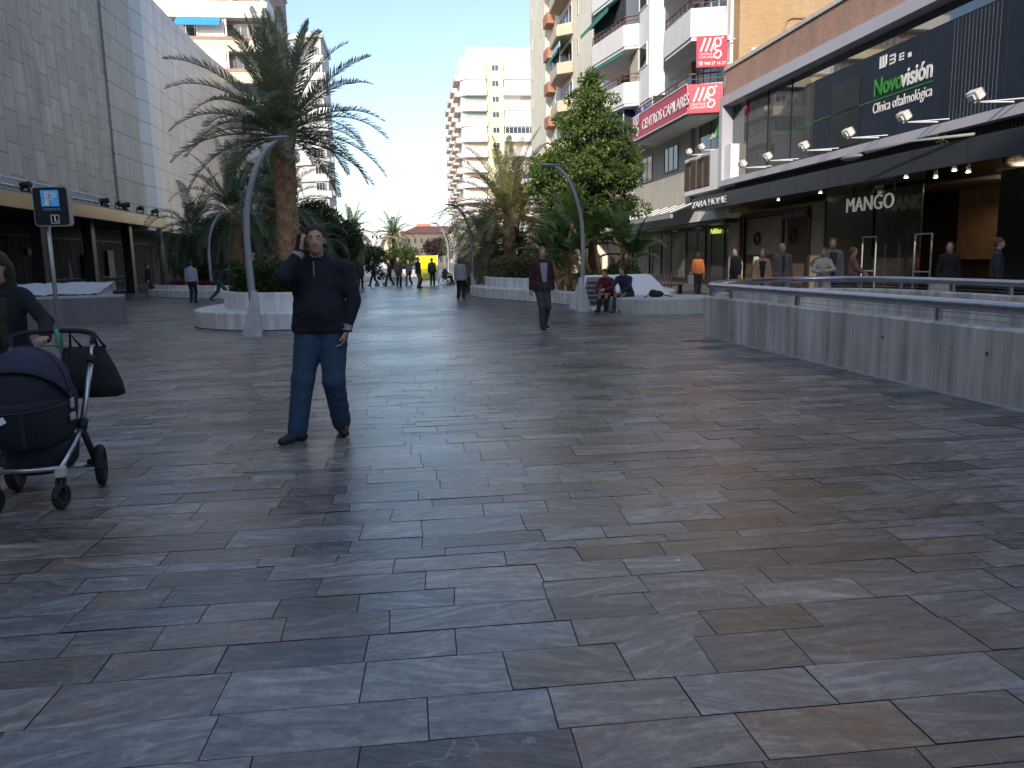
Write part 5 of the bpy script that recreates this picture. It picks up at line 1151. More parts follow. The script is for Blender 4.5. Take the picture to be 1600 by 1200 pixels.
# ------------------------------------------------------------------ bodies from distance fields, polygonised as surface nets
class SDF:
    def __init__(s): s.p = []
    def cap(s, a, b, ra, rb=None, k=.02): s.p.append(('c', np.array(a, float), np.array(b, float), ra, ra if rb is None else rb, k)); return s
    def ell(s, c, r, k=.02, rot=None): s.p.append(('e', np.array(c, float), np.array(r, float), None if rot is None else np.array(rot.transposed()), k)); return s
    def mesh(s, vox, cuts=(), wrinkle=0., wf=38, seed=0, cutboxes=()):
        lo = np.full(3, 1e9); hi = -lo
        for q in s.p:
            if q[0] == 'c':
                r = max(q[3], q[4]); lo = np.minimum(lo, np.minimum(q[1], q[2])-r); hi = np.maximum(hi, np.maximum(q[1], q[2])+r)
            else: r = max(q[2]); lo = np.minimum(lo, q[1]-r); hi = np.maximum(hi, q[1]+r)
        lo -= vox*3+.02; hi += vox*3+.02
        n = np.ceil((hi-lo)/vox).astype(int)+1
        ax = [lo[i]+np.arange(n[i])*vox for i in range(3)]
        X, Y, Z = np.meshgrid(*[a.astype(np.float32) for a in ax], indexing='ij')
        f = None
        for q in s.p:
            if q[0] == 'c':
                a, b = q[1], q[2]; ba = b-a; L2 = max(float(ba @ ba), 1e-9)
                px, py, pz = X-a[0], Y-a[1], Z-a[2]; h = np.clip((px*ba[0]+py*ba[1]+pz*ba[2])/L2, 0, 1)
                d = np.sqrt((px-h*ba[0])**2+(py-h*ba[1])**2+(pz-h*ba[2])**2)-(q[3]+(q[4]-q[3])*h); k = q[5]
            else:
                px, py, pz = X-q[1][0], Y-q[1][1], Z-q[1][2]
                if q[3] is not None:
                    m = q[3]; px, py, pz = m[0, 0]*px+m[0, 1]*py+m[0, 2]*pz, m[1, 0]*px+m[1, 1]*py+m[1, 2]*pz, m[2, 0]*px+m[2, 1]*py+m[2, 2]*pz
                r = q[2]; k0 = np.sqrt((px/r[0])**2+(py/r[1])**2+(pz/r[2])**2)+1e-6; k1 = np.sqrt((px/r[0]**2)**2+(py/r[1]**2)**2+(pz/r[2]**2)**2)+1e-6
                d = k0*(k0-1)/k1; k = q[4]
            if f is None: f = d
            else:
                h = np.clip(.5+.5*(f-d)/k, 0, 1); f = f*(1-h)+d*h-k*h*(1-h)
        if wrinkle:
            r = np.random.RandomState(seed); ph = r.rand(6)*6.28
            f = f+wrinkle*(np.sin(Z*wf+X*wf*.5+ph[0]+2*np.sin(Y*9+ph[1]))*np.sin(X*wf*.35+ph[2]+Z*5)+.6*np.sin(Z*wf*1.9-X*wf*.8+ph[3]+Y*7))
        for (pt, nr) in cuts:
            f = np.maximum(f, (X-pt[0])*nr[0]+(Y-pt[1])*nr[1]+(Z-pt[2])*nr[2])
        for (c, hb) in cutboxes:
            d = np.maximum(np.maximum(np.abs(X-c[0])-hb[0], np.abs(Y-c[1])-hb[1]), np.abs(Z-c[2])-hb[2]); f = np.maximum(f, -d)
        return nets(f, lo, vox)
def nets(f, lo, vox):
    ins = f < 0; c = [ins[i:f.shape[0]-1+i, j:f.shape[1]-1+j, k:f.shape[2]-1+k] for i in (0, 1) for j in (0, 1) for k in (0, 1)]
    cnt = sum(x.astype(np.int8) for x in c); act = (cnt > 0) & (cnt < 8); idx = np.argwhere(act)
    if len(idx) == 0: return [], []
    gid = -np.ones(act.shape, np.int64); gid[tuple(idx.T)] = np.arange(len(idx))
    acc = np.zeros((len(idx), 3)); w_ = np.zeros(len(idx))
    cr = [(i, j, k) for i in (0, 1) for j in (0, 1) for k in (0, 1)]
    vals = [f[idx[:, 0]+i, idx[:, 1]+j, idx[:, 2]+k] for i, j, k in cr]
    for a in range(8):
        for b in range(a+1, 8):
            da = np.array(cr[b])-np.array(cr[a])
            if np.abs(da).sum() != 1: continue
            va, vb = vals[a], vals[b]; m = (va < 0) != (vb < 0); t = np.where(m, va/np.where(m, va-vb, 1), 0)
            acc += np.where(m[:, None], np.array(cr[a])+t[:, None]*da, 0); w_ += m
    V = (idx+acc/w_[:, None])*vox+lo; F = []
    for ax in range(3):
        sl0 = [slice(None)]*3; sl1 = [slice(None)]*3; sl0[ax] = slice(0, -1); sl1[ax] = slice(1, None)
        a = ins[tuple(sl0)]; b = ins[tuple(sl1)]; e = np.argwhere(a != b); u = (ax+1) % 3; v = (ax+2) % 3
        e = e[(e[:, u] > 0) & (e[:, v] > 0) & (e[:, u] < f.shape[u]-1) & (e[:, v] < f.shape[v]-1)]
        def g(du, dv):
            q = e.copy(); q[:, u] -= du; q[:, v] -= dv; return gid[q[:, 0], q[:, 1], q[:, 2]]
        q = np.stack([g(0, 0), g(1, 0), g(1, 1), g(0, 1)], 1); flip = ~a[tuple(e.T)]
        q[flip] = q[flip][:, ::-1]; F.append(q)
    F = np.concatenate(F); F = F[(F >= 0).all(1)]
    return V.tolist(), F.tolist()
def sdf_obj(name, parts, mats, parent, smooth=True):
    V = []; F = []
    for v, f in parts:
        b = len(V); V += v; F += [[i+b for i in q] for q in f]
    me = bpy.data.meshes.new(name); me.from_pydata(V, [], F); me.materials.append(mats)
    me.polygons.foreach_set('use_smooth', [True]*len(F)); me.update()
    return link(name, me, parent, world=False)
def ik(a, c, l1, l2, pole):
    a = Vector(a); c = Vector(c); d = c-a; L = min(d.length, (l1+l2)*.995); dn = d.normalized(); c = a+dn*L
    x = (l1*l1-l2*l2+L*L)/(2*L); h = math.sqrt(max(l1*l1-x*x, 0)); p = Vector(pole); p = (p-dn*p.dot(dn)).normalized()
    return a+dn*x+p*h, c
def hand_parts(wr, d, pn, side, vox, curl=.5, sc=1.):
    """palm, four unequal bent fingers and a thumb; d = direction of the fingers, pn = palm normal"""
    wr = Vector(wr); d = Vector(d).normalized(); pn = Vector(pn); pn = (pn-d*pn.dot(d)).normalized(); s = d.cross(pn)*side
    S_ = SDF(); P = lambda a, b, c: wr+(d*a+s*b+pn*c)*sc
    for b in (-.026, -.009, .009, .026): S_.cap(P(.01, b*.6, 0), P(.088, b, .0), .017*sc, .012*sc, .012)
    for b, L in ((-.031, .062), (-.0105, .075), (.0105, .080), (.031, .072)):
        c1 = curl; a0 = P(.088, b, 0); d1 = (d*math.cos(c1*.7)+pn*math.sin(c1*.7)); a1 = a0+d1*L*.45*sc
        d2 = (d*math.cos(c1*1.7)+pn*math.sin(c1*1.7)); a2 = a1+d2*L*.32*sc; d3 = (d*math.cos(c1*2.5)+pn*math.sin(c1*2.5)); a3 = a2+d3*L*.25*sc
        S_.cap(a0, a1, .0100*sc, .0088*sc, .004); S_.cap(a1, a2, .0088*sc, .0078*sc, .004); S_.cap(a2, a3, .0078*sc, .0065*sc, .004)
    t0 = P(.025, .028, .004); t1 = P(.060, .052, .016); t2 = P(.085, .056, .030)
    S_.cap(t0, t1, .015*sc, .0115*sc, .008); S_.cap(t1, t2, .0110*sc, .0085*sc, .004)
    return S_.mesh(vox)
skin_m = {}
def skin(k):
    c = {'a': (.46, .27, .19), 'b': (.38, .21, .14), 'c': (.52, .33, .25)}[k]
    if k not in skin_m: skin_m[k] = M('skin_'+k, c, .55, var=.08, scale=20)
    return skin_m[k]
def cloth(c, rough=.9):
    n = 'cloth_%d_%d_%d' % tuple(int(x*1000) for x in c); return M(n, c, rough, var=.16, scale=12, bump=.3, bscale=160)
def person(label, x, y, rz, h=1.72, vox=.03, z=0.006, w_=1., belly=0., lean=0., pel=None, feet=None, footdir=None, hands=None, poles=None, handdir=None, curl=.45,
           top=(.02, .02, .03), bottom=(.03, .04, .07), shoes=(.01, .01, .01), hair=(.02, .015, .012), hairlen=0, skn='a', open_=None, shirt=(.5, .5, .5), coat=0., skirt=False, slv=1.0,
           head_turn=0., head_tilt=0., group='people on the avenue', kneepole=None, topname='top', neckopen=True, bald=False, cuff=False, legw=1.):
    """faces -Y at rz=0. coordinates for a 1.75 m figure, scaled to h"""
    k = h/1.75; t = thing('person', label, 'person', (x, y, z), rz, group)
    pel = Vector(pel) if pel else Vector((0, 0, .93)); ln = R(lean)
    Rm = Matrix.Rotation(ln, 3, 'X')        # lean forward (towards -Y)
    U = lambda a, b, c: pel+Rm @ Vector((a, b, c))
    feet = feet or [(-.10, .02), (.10, -.02)]; feet = [Vector((f[0], f[1], f[2] if len(f) > 2 else .075)) for f in feet]
    footdir = footdir or [Vector((-.15, -1, 0)), Vector((.15, -1, 0))]
    hips = [pel+Vector((-.095, 0, -.03)), pel+Vector((.095, 0, -.03))]
    knees = []; ank = []
    for i in (0, 1):
        kn, an = ik(hips[i], feet[i], .44, .43, kneepole[i] if kneepole else (0, -1, .1)); knees.append(kn); ank.append(an)
    sh = [U(-.185*w_, 0, .49), U(.185*w_, 0, .49)]
    hands = hands or [(-.25, -.03, .80), (.25, -.03, .80)]; poles = poles or [(-.4, 1, 0), (.4, 1, 0)]
    elb = []; wr = []
    for i in (0, 1):
        e, q = ik(sh[i], hands[i], .29, .26, poles[i]); elb.append(e); wr.append(q)
    hd = U(0, -.02, .70); Rh = Matrix.Rotation(R(head_turn), 3, 'Z') @ Matrix.Rotation(R(head_tilt), 3, 'X') @ Matrix.Rotation(ln*.5, 3, 'X')
    Hh = lambda a, b, c: hd+Rh @ Vector((a, b, c))
    # ---- body: one continuous surface
    B = SDF()
    B.cap(hips[0], hips[1], .10, .10, .04); B.ell(U(0, 0, .08), (.15*w_, .11+belly*.6, .14), .04, Rm); B.ell(U(0, 0, .33), (.16*w_, .105, .20), .05, Rm); B.cap(sh[0]+Vector((.02, 0, 0)), sh[1]-Vector((.02, 0, 0)), .06, .06, .05)
    B.cap(U(0, .01, .50), Hh(0, .02, -.07), .062, .056, .03)
    for i in (0, 1):
        B.cap(hips[i], knees[i], .080, .052, .03); B.cap(knees[i], ank[i], .050, .034, .02); fd = Vector(footdir[i]).normalized(); B.cap(ank[i], ank[i]+fd*.14+Vector((0, 0, -.045)), .036, .028, .02)
        B.cap(sh[i], elb[i], .048, .038, .03); B.cap(elb[i], wr[i], .037, .027, .015)
    # head
    B.ell(Hh(0, .012, .055), (.076, .096, .088), .02, Rh); B.ell(Hh(0, -.032, -.015), (.058, .062, .085), .03, Rh); B.ell(Hh(0, -.058, -.062), (.030, .026, .024), .03, Rh)
    if vox < .02:
        B.cap(Hh(0, -.093, .030), Hh(0, -.112, -.005), .010, .014, .012); B.cap(Hh(-.03, -.084, .045), Hh(.03, -.084, .045), .011, .011, .015)
        B.cap(Hh(-.016, -.094, -.034), Hh(.016, -.094, -.034), .0075, .0075, .01); B.cap(Hh(-.020, -.088, -.008), Hh(-.034, -.07, -.03), .012, .016, .02); B.cap(Hh(.020, -.088, -.008), Hh(.034, -.07, -.03), .012, .016, .02)
        for s_ in (-1, 1): B.ell(Hh(s_*.078, .012, .008), (.009, .020, .032), .008, Rh)
    parts = [B.mesh(vox if vox > .02 else vox*1.15)]
    for i, s_ in ((0, -1), (1, 1)):
        fa = (wr[i]-elb[i]).normalized(); hdn = Vector(handdir[i][0]) if handdir and handdir[i] else fa; pn = Vector(handdir[i][1]) if handdir and handdir[i] else Vector((-s_, .2, 0))
        if vox < .022: parts.append(hand_parts(wr[i], hdn, pn, (1 if s_ < 0 else -1), max(.0042, vox*.5), curl))
        else: parts.append(hand_parts(wr[i], hdn, pn, (1 if s_ < 0 else -1), .008 if y < 26 else .012, curl, 1.05))
    body = sdf_obj('body', parts, skin(skn), t)
    # ---- trousers or skirt
    T = SDF(); ex = .018
    T.cap(hips[0], hips[1], .118, .118, .05); T.ell(U(0, 0, .05), (.165*w_+.005, .125+belly*.5, .13), .05, Rm)
    for i in (0, 1):
        T.cap(hips[i], knees[i], .098*max(1, w_*.95)*(.5+.5*legw), .074*legw, .03); T.cap(knees[i], ank[i]+Vector((0, 0, .02)), .076*legw, .066*legw, .03)
    if skirt: T.cap(pel+Vector((0, 0, -.1)), pel+Vector((0, 0, -.40)), .16, .19, .08)
    cuts = [(U(0, 0, .14), Rm @ Vector((0, 0, 1)))]
    for i in (0, 1): pass
    tr_ = sdf_obj('trousers', [T.mesh(vox, cuts, wrinkle=.0022 if vox < .02 else .001, wf=55, seed=1)], cloth(bottom), t)
    # ---- shoes
    Sh = []
    for i in (0, 1):
        fd = Vector(footdir[i]).normalized(); a = ank[i]; q = SDF(); tilt = Vector((0, 0, -.035)) if a.z < .12 else Vector((0, 0, -.10))
        heel = a-fd*.045+Vector((0, 0, -.035)); toe = a+fd*.165+tilt
        if a.z < .12: toe.z = .034; heel.z = .04
        sd_ = fd.cross(Vector((0, 0, 1)))
        q.cap(heel, a+fd*.05+Vector((0, 0, -.02)), .040, .042, .02); q.cap(a+fd*.05+tilt*.8+sd_*.012, toe+sd_*.008, .042, .030, .02); q.cap(a+fd*.05+tilt*.8-sd_*.012, toe-sd_*.01, .040, .028, .02); q.cap(a, heel, .044, .04, .02)
        mn = min(a.z, .12)-.075
        Sh.append(q.mesh(max(vox*.7, .008), [((0, 0, mn+.002), (0, 0, -1))]))
    for q in Sh: sdf_obj('shoe', [q], cloth(shoes, .5), t)
    # ---- top
    A = SDF(); hem = -.04-coat
    A.ell(U(0, -belly*.35, .14), (.178*w_, .135+belly, .19), .06, Rm); A.ell(U(0, 0, .34), (.185*w_, .128, .20), .06, Rm); A.cap(sh[0]+Vector((.025, 0, -.012)), sh[1]-Vector((.025, 0, .012)), .070, .070, .05); A.cap(U(0, .02, .58), U(-.11*w_, .01, .50), .055, .062, .04); A.cap(U(0, .02, .58), U(.11*w_, .01, .50), .055, .062, .04)
    A.cap(U(-.07*w_, 0, -.0), U(.07*w_, 0, -.0), .132+belly*.5, .132+belly*.5, .05)
    if coat: A.cap(U(-.07, 0, 0), U(-.09, 0, hem), .13, .14, .06); A.cap(U(.07, 0, 0), U(.09, 0, hem), .13, .14, .06)
    A.cap(U(0, .01, .50), Hh(0, .02, -.095), .072, .064, .03)
    for i in (0, 1):
        A.cap(sh[i]+Vector((0, 0, -.015)), elb[i], .066*max(w_, .9), .056, .04)
        e2 = elb[i].lerp(wr[i], slv); A.cap(elb[i], e2, .055, .043, .02)
    cuts = [(U(0, 0, hem), Rm @ Vector((0, 0, -1))), (Hh(0, 0, -.105)+Vector((0, 0, .0)), (0, .35, 1))]
    V_, F_ = A.mesh(vox, [cuts[0]], wrinkle=.003 if vox < .02 else .001, wf=36, seed=3)
    def keep(V, F):
        if not V: return V, F
        a = np.array(V); m = np.ones(len(a), bool)
        # neckline: drop what rises above the collar near the neck axis
        c = Hh(0, .0, -.10); d = a-np.array(c); rad = np.hypot(d[:, 0], d[:, 1]); m &= ~((d[:, 2]-d[:, 1]*.45 > .01) & (rad < .11))
        if open_:
            R2 = np.array(Rm.transposed()); l = (a-np.array(pel)) @ R2.T; m &= ~((np.abs(l[:, 0]-.01) < open_*np.clip(.45+(l[:, 2]+.05)/.62, .5, 1.25)) & (l[:, 1] < -.03) & (l[:, 2] < .50) & (l[:, 2] > -.8))
        Fn = [q for q in F if all(m[i] for i in q)]
        return V, Fn
    V_, F_ = keep(V_, F_)
    tp = sdf_obj(topname, [(V_, F_)], cloth(top), t)
    tp.modifiers.new('thick', 'SOLIDIFY').thickness = .006
    if open_ or neckopen:
        Q = SDF(); Q.ell(U(0, -belly*.3, .14), (.168*w_, .124+belly, .19), .06, Rm); Q.ell(U(0, 0, .34), (.172*w_, .119, .195), .06, Rm); Q.cap(sh[0]+Vector((.07, 0, -.01)), sh[1]-Vector((.07, 0, .01)), .056, .056, .05); Q.cap(U(0, .01, .49), Hh(0, .02, -.088), .069, .061, .03)
        vq = Q.mesh(vox, [(U(0, 0, -.02), Rm @ Vector((0, 0, -1))), (Hh(0, 0, -.082), (0, .4, 1))]); sdf_obj('shirt', [vq], cloth(shirt), t)
    if cuff:
        for i in (0, 1):
            d_ = (wr[i]-elb[i]).normalized(); MB().tube([wr[i]-d_*.05, wr[i]-d_*.002], [.047, .041], 16, cap=False).build('shirt_cuff', cloth(shirt), t, True, world=False)
    # ---- hair
    if not bald:
        Hn = SDF(); Hn.ell(Hh(0, .022, .070), (.086, .100, .088), .02, Rh); Hn.ell(Hh(0, .045, .01), (.080, .075, .085), .03, Rh)
        hc = [(Hh(0, -.052, .045), Rh @ Vector((0, -1, -.35)))]
        if hairlen: Hn.cap(Hh(-.05, .05, 0), Hh(-.06, .06, -hairlen), .055, .04, .05); Hn.cap(Hh(.05, .05, 0), Hh(.06, .06, -hairlen), .055, .04, .05); Hn.cap(Hh(0, .07, 0), Hh(0, .08, -hairlen), .06, .05, .05); hc = [(Hh(0, -.045, .045), Rh @ Vector((0, -1, -.25)))]
        hv = Hn.mesh(min(vox, .02), hc+([] if hairlen else [(Hh(0, 0, -.075), Rh @ Vector((0, 0, -1)))]), wrinkle=.003, wf=90)
        a = np.array(hv[0]); R2 = np.array(Rh.transposed()); l = (a-np.array(hd)) @ R2.T
        m = ~((l[:, 1] < -.015) & (l[:, 2] < .035)) & ~((np.abs(l[:, 0]) > .06) & (l[:, 1] < .03) & (l[:, 1] > -.04) & (l[:, 2] < .03) & (hairlen == 0))
        o_ = sdf_obj('hair', [(hv[0], [q for q in hv[1] if all(m[i] for i in q)])], cloth(hair, .7), t); o_.modifiers.new('thick', 'SOLIDIFY').thickness = .008
    if vox < .02:
        for s_ in (-1, 1):
            mb = MB(); mb.ell(Hh(s_*.029, -.083, .027), (.0115, .008, .0062), 10, 6); eo = mb.build('eye', M('eye_white', (.6, .58, .55), .3), t, True, world=False)
            mb = MB(); mb.ell(Hh(s_*.029, -.0905, .027), (.005, .0025, .005), 8, 6); mb.build('iris', M('iris', (.03, .02, .015), .2), eo, True, world=False)
            mb = MB(); mb.tube([Hh(s_*.016, -.096, .050), Hh(s_*.03, -.098, .055), Hh(s_*.044, -.088, .050)], .0035, 6); mb.build('eyebrow', cloth(hair, .7), t, True, world=False)
        mb = MB(); mb.tube([Hh(-.022, -.095, -.034), Hh(0, -.1015, -.033), Hh(.022, -.095, -.034)], [.002, .0035, .002], 6); mb.build('lips', M('lips', (.36, .15, .12), .5), t, True, world=False)
    for c in t.children: c.scale = (k, k, k)
    return t

# ------------------------------------------------------------------ people
# foreground man on the phone, walking
p = person('heavy man in navy jumper and blue jeans walking closest, hand raised to his face', -.76, 6.95, R(-6), 1.80, .013, w_=1.26, belly=.055,
       feet=[(-.19, -.26, .075), (.12, .02, .085)], footdir=[Vector((-.75, -1, 0)), Vector((.35, -1, 0))], hands=[(-.10, -.17, 1.555), (.232, -.12, .90)], poles=[(-.7, -.15, -1), (1, .25, 0)],
       handdir=[((.05, .03, 1), (.6, 1, 0)), ((-.35, .05, -1), (-1, -.1, 0))], curl=.5, cuff=True, top=(.010, .012, .022), bottom=(.024, .052, .105), shoes=(.012, .012, .013), hair=(.03, .024, .02), shirt=(.34, .30, .29), head_turn=8, group=None, topname='jumper', slv=.96, legw=1.22)
m = MB(); m.mbox(Matrix.Translation((-.085, -.135, 1.64)) @ Matrix.Rotation(R(12), 4, 'Y') @ Matrix.Rotation(R(30), 4, 'Z'), .012, .07, .14)
ph = thing('mobile_phone', 'dark mobile phone held at the ear of the man in the navy jumper', 'phone', (-.80, 6.75, 1.68)); m.build('phone_body', black_m, ph, world=False, bevel=.004)
for c in ph.children: c.location = (.085-.07, .135-.12, -1.64)
# zip and collar
m = MB(); m.tube([(0, -.148, 1.475), (0, -.155, 1.40), (0, -.160, 1.36)], .004, 6); z_ = m.build('zip', galv, p, world=False); z_.scale = (1.8/1.75,)*3
# woman pushing the pram
person('woman in a black jacket with brown hair pushing the pram at the left edge', -3.02, 6.35, R(14), 1.62, .016, w_=.9, lean=7, feet=[(-.1, .12, .09), (.1, -.15, .075)], hands=[(-.16, -.36, 1.08), (.34, -.42, 1.09)], poles=[(-.8, .7, -.5), (.8, .7, -.5)],
       handdir=[((.1, -1, .1), (0, 0, -1)), ((-.1, -1, .05), (0, 0, -1))], curl=.7, top=(.010, .013, .016), bottom=(.015, .016, .02), hair=(.035, .02, .013), hairlen=.18, shirt=(.03, .035, .02), head_turn=-18, head_tilt=6, group=None, topname='jacket', open_=.03)
# second man
person('man in dark brown jacket, lilac shirt and grey trousers walking down the avenue', 2.88, 16.75, R(10), 1.74, .018, feet=[(-.07, -.18, .075), (.07, .10, .10)], hands=[(-.27, .02, .80), (.27, .02, .82)], curl=.5,
       top=(.035, .020, .020), bottom=(.05, .05, .058), shoes=(.012, .01, .01), hair=(.14, .11, .09), shirt=(.33, .27, .36), open_=.065, coat=.06, topname='jacket', head_turn=-6, group=None)
# seated pair
sit = dict(pel=(0, .12, .50), feet=[(-.12, -.40, .075), (.10, -.36, .075)], kneepole=[(0, -1, 1), (0, -1, 1)])
person('person in a dark red top sitting at the left end of the white bench', 5.62, 21.75, R(-38), 1.66, .02, lean=28, hands=[(-.10, -.42, .58), (.12, -.46, .66)], poles=[(-1, .2, -.4), (1, .2, -.4)], top=(.12, .012, .02), bottom=(.012, .012, .014), shoes=(.02, .02, .02), hair=(.06, .045, .035), group=None, topname='jumper', **sit)
person('person in navy jacket and dark jeans sitting beside the one in red', 6.02, 21.35, R(-48), 1.72, .02, lean=24, hands=[(-.10, -.40, .60), (.14, -.40, .58)], poles=[(-1, .2, -.4), (1, .2, -.4)], top=(.018, .028, .055), bottom=(.02, .035, .055), shoes=(.10, .09, .08), hair=(.05, .04, .035), group=None, topname='jacket', w_=1.1, **sit)
walk = dict(feet=[(-.08, -.20, .075), (.08, .18, .10)]); stand = dict(feet=[(-.10, 0, .075), (.10, -.02, .075)])
SHOP = 'people by the shops behind the handrail'
person('person with a brown shawl standing behind the white bench', 7.1, 25.2, R(20), 1.62, .028, top=(.22, .11, .07), bottom=(.03, .03, .03), hair=(.05, .03, .02), hairlen=.12, group=SHOP, coat=.15, **stand)
person('woman in an orange jacket and dark olive trousers carrying a pale bag', 10.85, 28.5, R(165), 1.62, .026, top=(.60, .16, .05), bottom=(.06, .05, .025), shoes=(.5, .48, .46), hair=(.03, .015, .012), hairlen=.1, w_=.88, group=SHOP, neckopen=False, **walk)
hb = thing('shopping_bag', 'pale pink shopping bag carried by the woman in orange', 'bag', (10.5, 28.4, .45)); MB().box(10.42, 10.62, 28.3, 28.42, .45, .80).build('bag_body', M('bag_pale', (.50, .42, .48), .6, var=.3, scale=10), hb, bevel=.01); MB().tube([(10.46, 28.36, .80), (10.5, 28.36, .9), (10.56, 28.36, .9), (10.58, 28.36, .80)], .006, 5).build('handle', whp, hb)
person('person in a dark jacket with a pale bag strap walking past the home shop window', 10.6, 24.5, R(-75), 1.72, .026, top=(.012, .014, .016), bottom=(.02, .02, .025), hair=(.03, .02, .015), group=SHOP, **walk)
person('woman in a camel coat over navy, left of the man in a grey suit jacket', 9.35, 19.9, R(-25), 1.62, .019, top=(.42, .25, .14), bottom=(.02, .02, .04), shirt=(.012, .012, .03), open_=.07, hair=(.20, .12, .05), hairlen=.10, w_=.88, group=SHOP, coat=.25, **walk)
person('man in a grey suit jacket beside the woman in the camel coat', 9.85, 19.8, R(-10), 1.76, .019, top=(.11, .10, .095), bottom=(.10, .09, .085), shirt=(.03, .03, .03), open_=.03, bald=True, group=SHOP, coat=.08, **stand)
person('woman in a cream jacket looking down at her hands under the word MANGO', 10.35, 18.6, R(-30), 1.60, .019, top=(.42, .38, .32), bottom=(.40, .36, .30), hair=(.18, .11, .07), hands=[(-.05, -.28, 1.12), (.07, -.27, 1.15)], poles=[(-1, .1, -.6), (1, .1, -.6)], head_tilt=14, w_=.88, group=SHOP, coat=.3, **walk)
person('tall man in grey cardigan and dark shirt beside the woman in the cream jacket', 10.75, 18.9, R(-20), 1.84, .019, top=(.16, .16, .17), bottom=(.02, .025, .08), shirt=(.035, .035, .035), open_=.07, hair=(.12, .08, .06), group=SHOP, coat=.12, **stand)
person('woman in a dusky pink top inside the grey frame stand near the black panel', 12.4, 20.7, R(60), 1.62, .026, top=(.20, .10, .09), bottom=(.02, .02, .02), hair=(.14, .07, .04), hands=[(-.2, -.3, 1.0), (.2, -.35, .98)], w_=.88, group=SHOP, **stand)
person('long haired woman in black by the lit shop with a pale shopping bag', 12.3, 16.6, R(-40), 1.66, .019, top=(.012, .012, .014), bottom=(.015, .015, .016), hair=(.08, .03, .014), hairlen=.16, w_=.88, group=SHOP, coat=.2, **walk)
sb = thing('shopping_bag', 'white printed shopping bag carried low by the long haired woman in black', 'bag', (11.85, 16.2, .42)); MB().box(11.62, 12.02, 16.15, 16.28, .42, .80).build('bag_body', M('bag_white', (.55, .52, .47), .7, var=.2, scale=14), sb, bevel=.01); MB().tube([(11.72, 16.2, .80), (11.75, 16.2, .95), (11.9, 16.2, .95), (11.93, 16.2, .80)], .007, 5).build('handle', black_m, sb)
person('man in a dark grey jacket cut by the right edge of the view', 12.65, 15.55, R(55), 1.72, .019, top=(.035, .038, .045), bottom=(.02, .02, .022), hair=(.10, .06, .04), w_=1.1, group=SHOP, **walk)
# left side walkers
person('man in a pale grey shirt and dark jeans walking away near the store entrance', -9.05, 34.8, R(172), 1.72, .028, top=(.30, .33, .38), bottom=(.015, .02, .035), hair=(.04, .035, .03), neckopen=False, w_=1.05, **stand)
person('person in dark clothes bending forward mid stride beside the man in the grey shirt', -7.9, 34.7, R(95), 1.70, .028, lean=38, feet=[(-.08, -.42, .075), (.08, .40, .16)], top=(.015, .02, .03), bottom=(.05, .07, .11), shoes=(.05, .07, .12), hair=(.02, .016, .012), hands=[(-.12, -.55, .85), (.15, -.5, .8)])
person('lone figure in a long dark coat walking just right of the big man', -2.75, 47, R(170), 1.62, .03, top=(.015, .017, .03), bottom=(.02, .02, .025), hair=(.05, .04, .03), coat=.22, neckopen=False, **walk)
person('dark clothed person pushing the small stroller, left of the pair', -2.15, 52.6, R(-80), 1.72, .03, lean=8, feet=[(-.08, -.3, .075), (.08, .25, .1)], hands=[(-.2, -.42, 1.0), (.2, -.42, 1.0)], top=(.02, .015, .025), bottom=(.012, .014, .018))
person('person in a black and red jacket walking beside the small stroller', -1.15, 52.4, R(-70), 1.70, .03, top=(.04, .012, .016), bottom=(.012, .012, .015), hands=[(-.25, .15, .85), (.25, -.2, .85)], feet=[(-.08, -.25, .075), (.08, .25, .1)])
person('tall person all in black standing right of the stroller pair', -.55, 50.5, R(20), 1.78, .03, top=(.012, .013, .016), bottom=(.012, .012, .014), hair=(.3, .28, .25), coat=.1, **stand)
person('person in dark navy walking left of the man in brown trousers', .12, 52.5, R(-40), 1.66, .03, top=(.015, .018, .03), bottom=(.02, .02, .03), coat=.12, **walk)
person('man in black coat and brown trousers at the left post of the yellow banner', .64, 46.2, R(60), 1.76, .03, top=(.015, .013, .013), bottom=(.13, .08, .035), hair=(.06, .05, .04), coat=.05, **stand)
person('dark clothed person standing in front of the yellow banner', 1.55, 49.6, R(170), 1.70, .03, top=(.014, .014, .018), bottom=(.012, .012, .015), neckopen=False, **stand)
person('woman in pale grey top and black leggings walking away with a bag', 2.02, 30.3, R(165), 1.64, .026, top=(.26, .27, .30), bottom=(.010, .010, .012), shoes=(.22, .28, .28), hair=(.09, .07, .06), hairlen=.1, coat=.08, neckopen=False, feet=[(-.13, .1, .09), (.13, -.08, .075)], w_=.88)
person('person in black behind the lamp beside the hedge', 2.85, 38.5, R(30), 1.72, .03, top=(.012, .013, .018), bottom=(.012, .012, .015), coat=.15, **stand)
person('second person in black close to the hedge end', 3.05, 42.5, R(-30), 1.70, .03, top=(.02, .02, .03), bottom=(.012, .012, .015), **walk)
person('seated person in the wheelchair under the lamp row', 2.5, 50.5, R(60), 1.66, .03, pel=(0, .12, .52), feet=[(-.1, -.42, .2), (.1, -.42, .2)], kneepole=[(0, -1, 1)]*2, top=(.016, .016, .02), bottom=(.012, .012, .015), hands=[(-.2, -.25, .72), (.2, -.25, .72)], hair=(.3, .28, .26))
person('person in a dark coat at the store doors under the canopy', -13.5, 43.5, R(100), 1.72, .03, top=(.012, .012, .014), bottom=(.012, .012, .014), group=None, **stand)
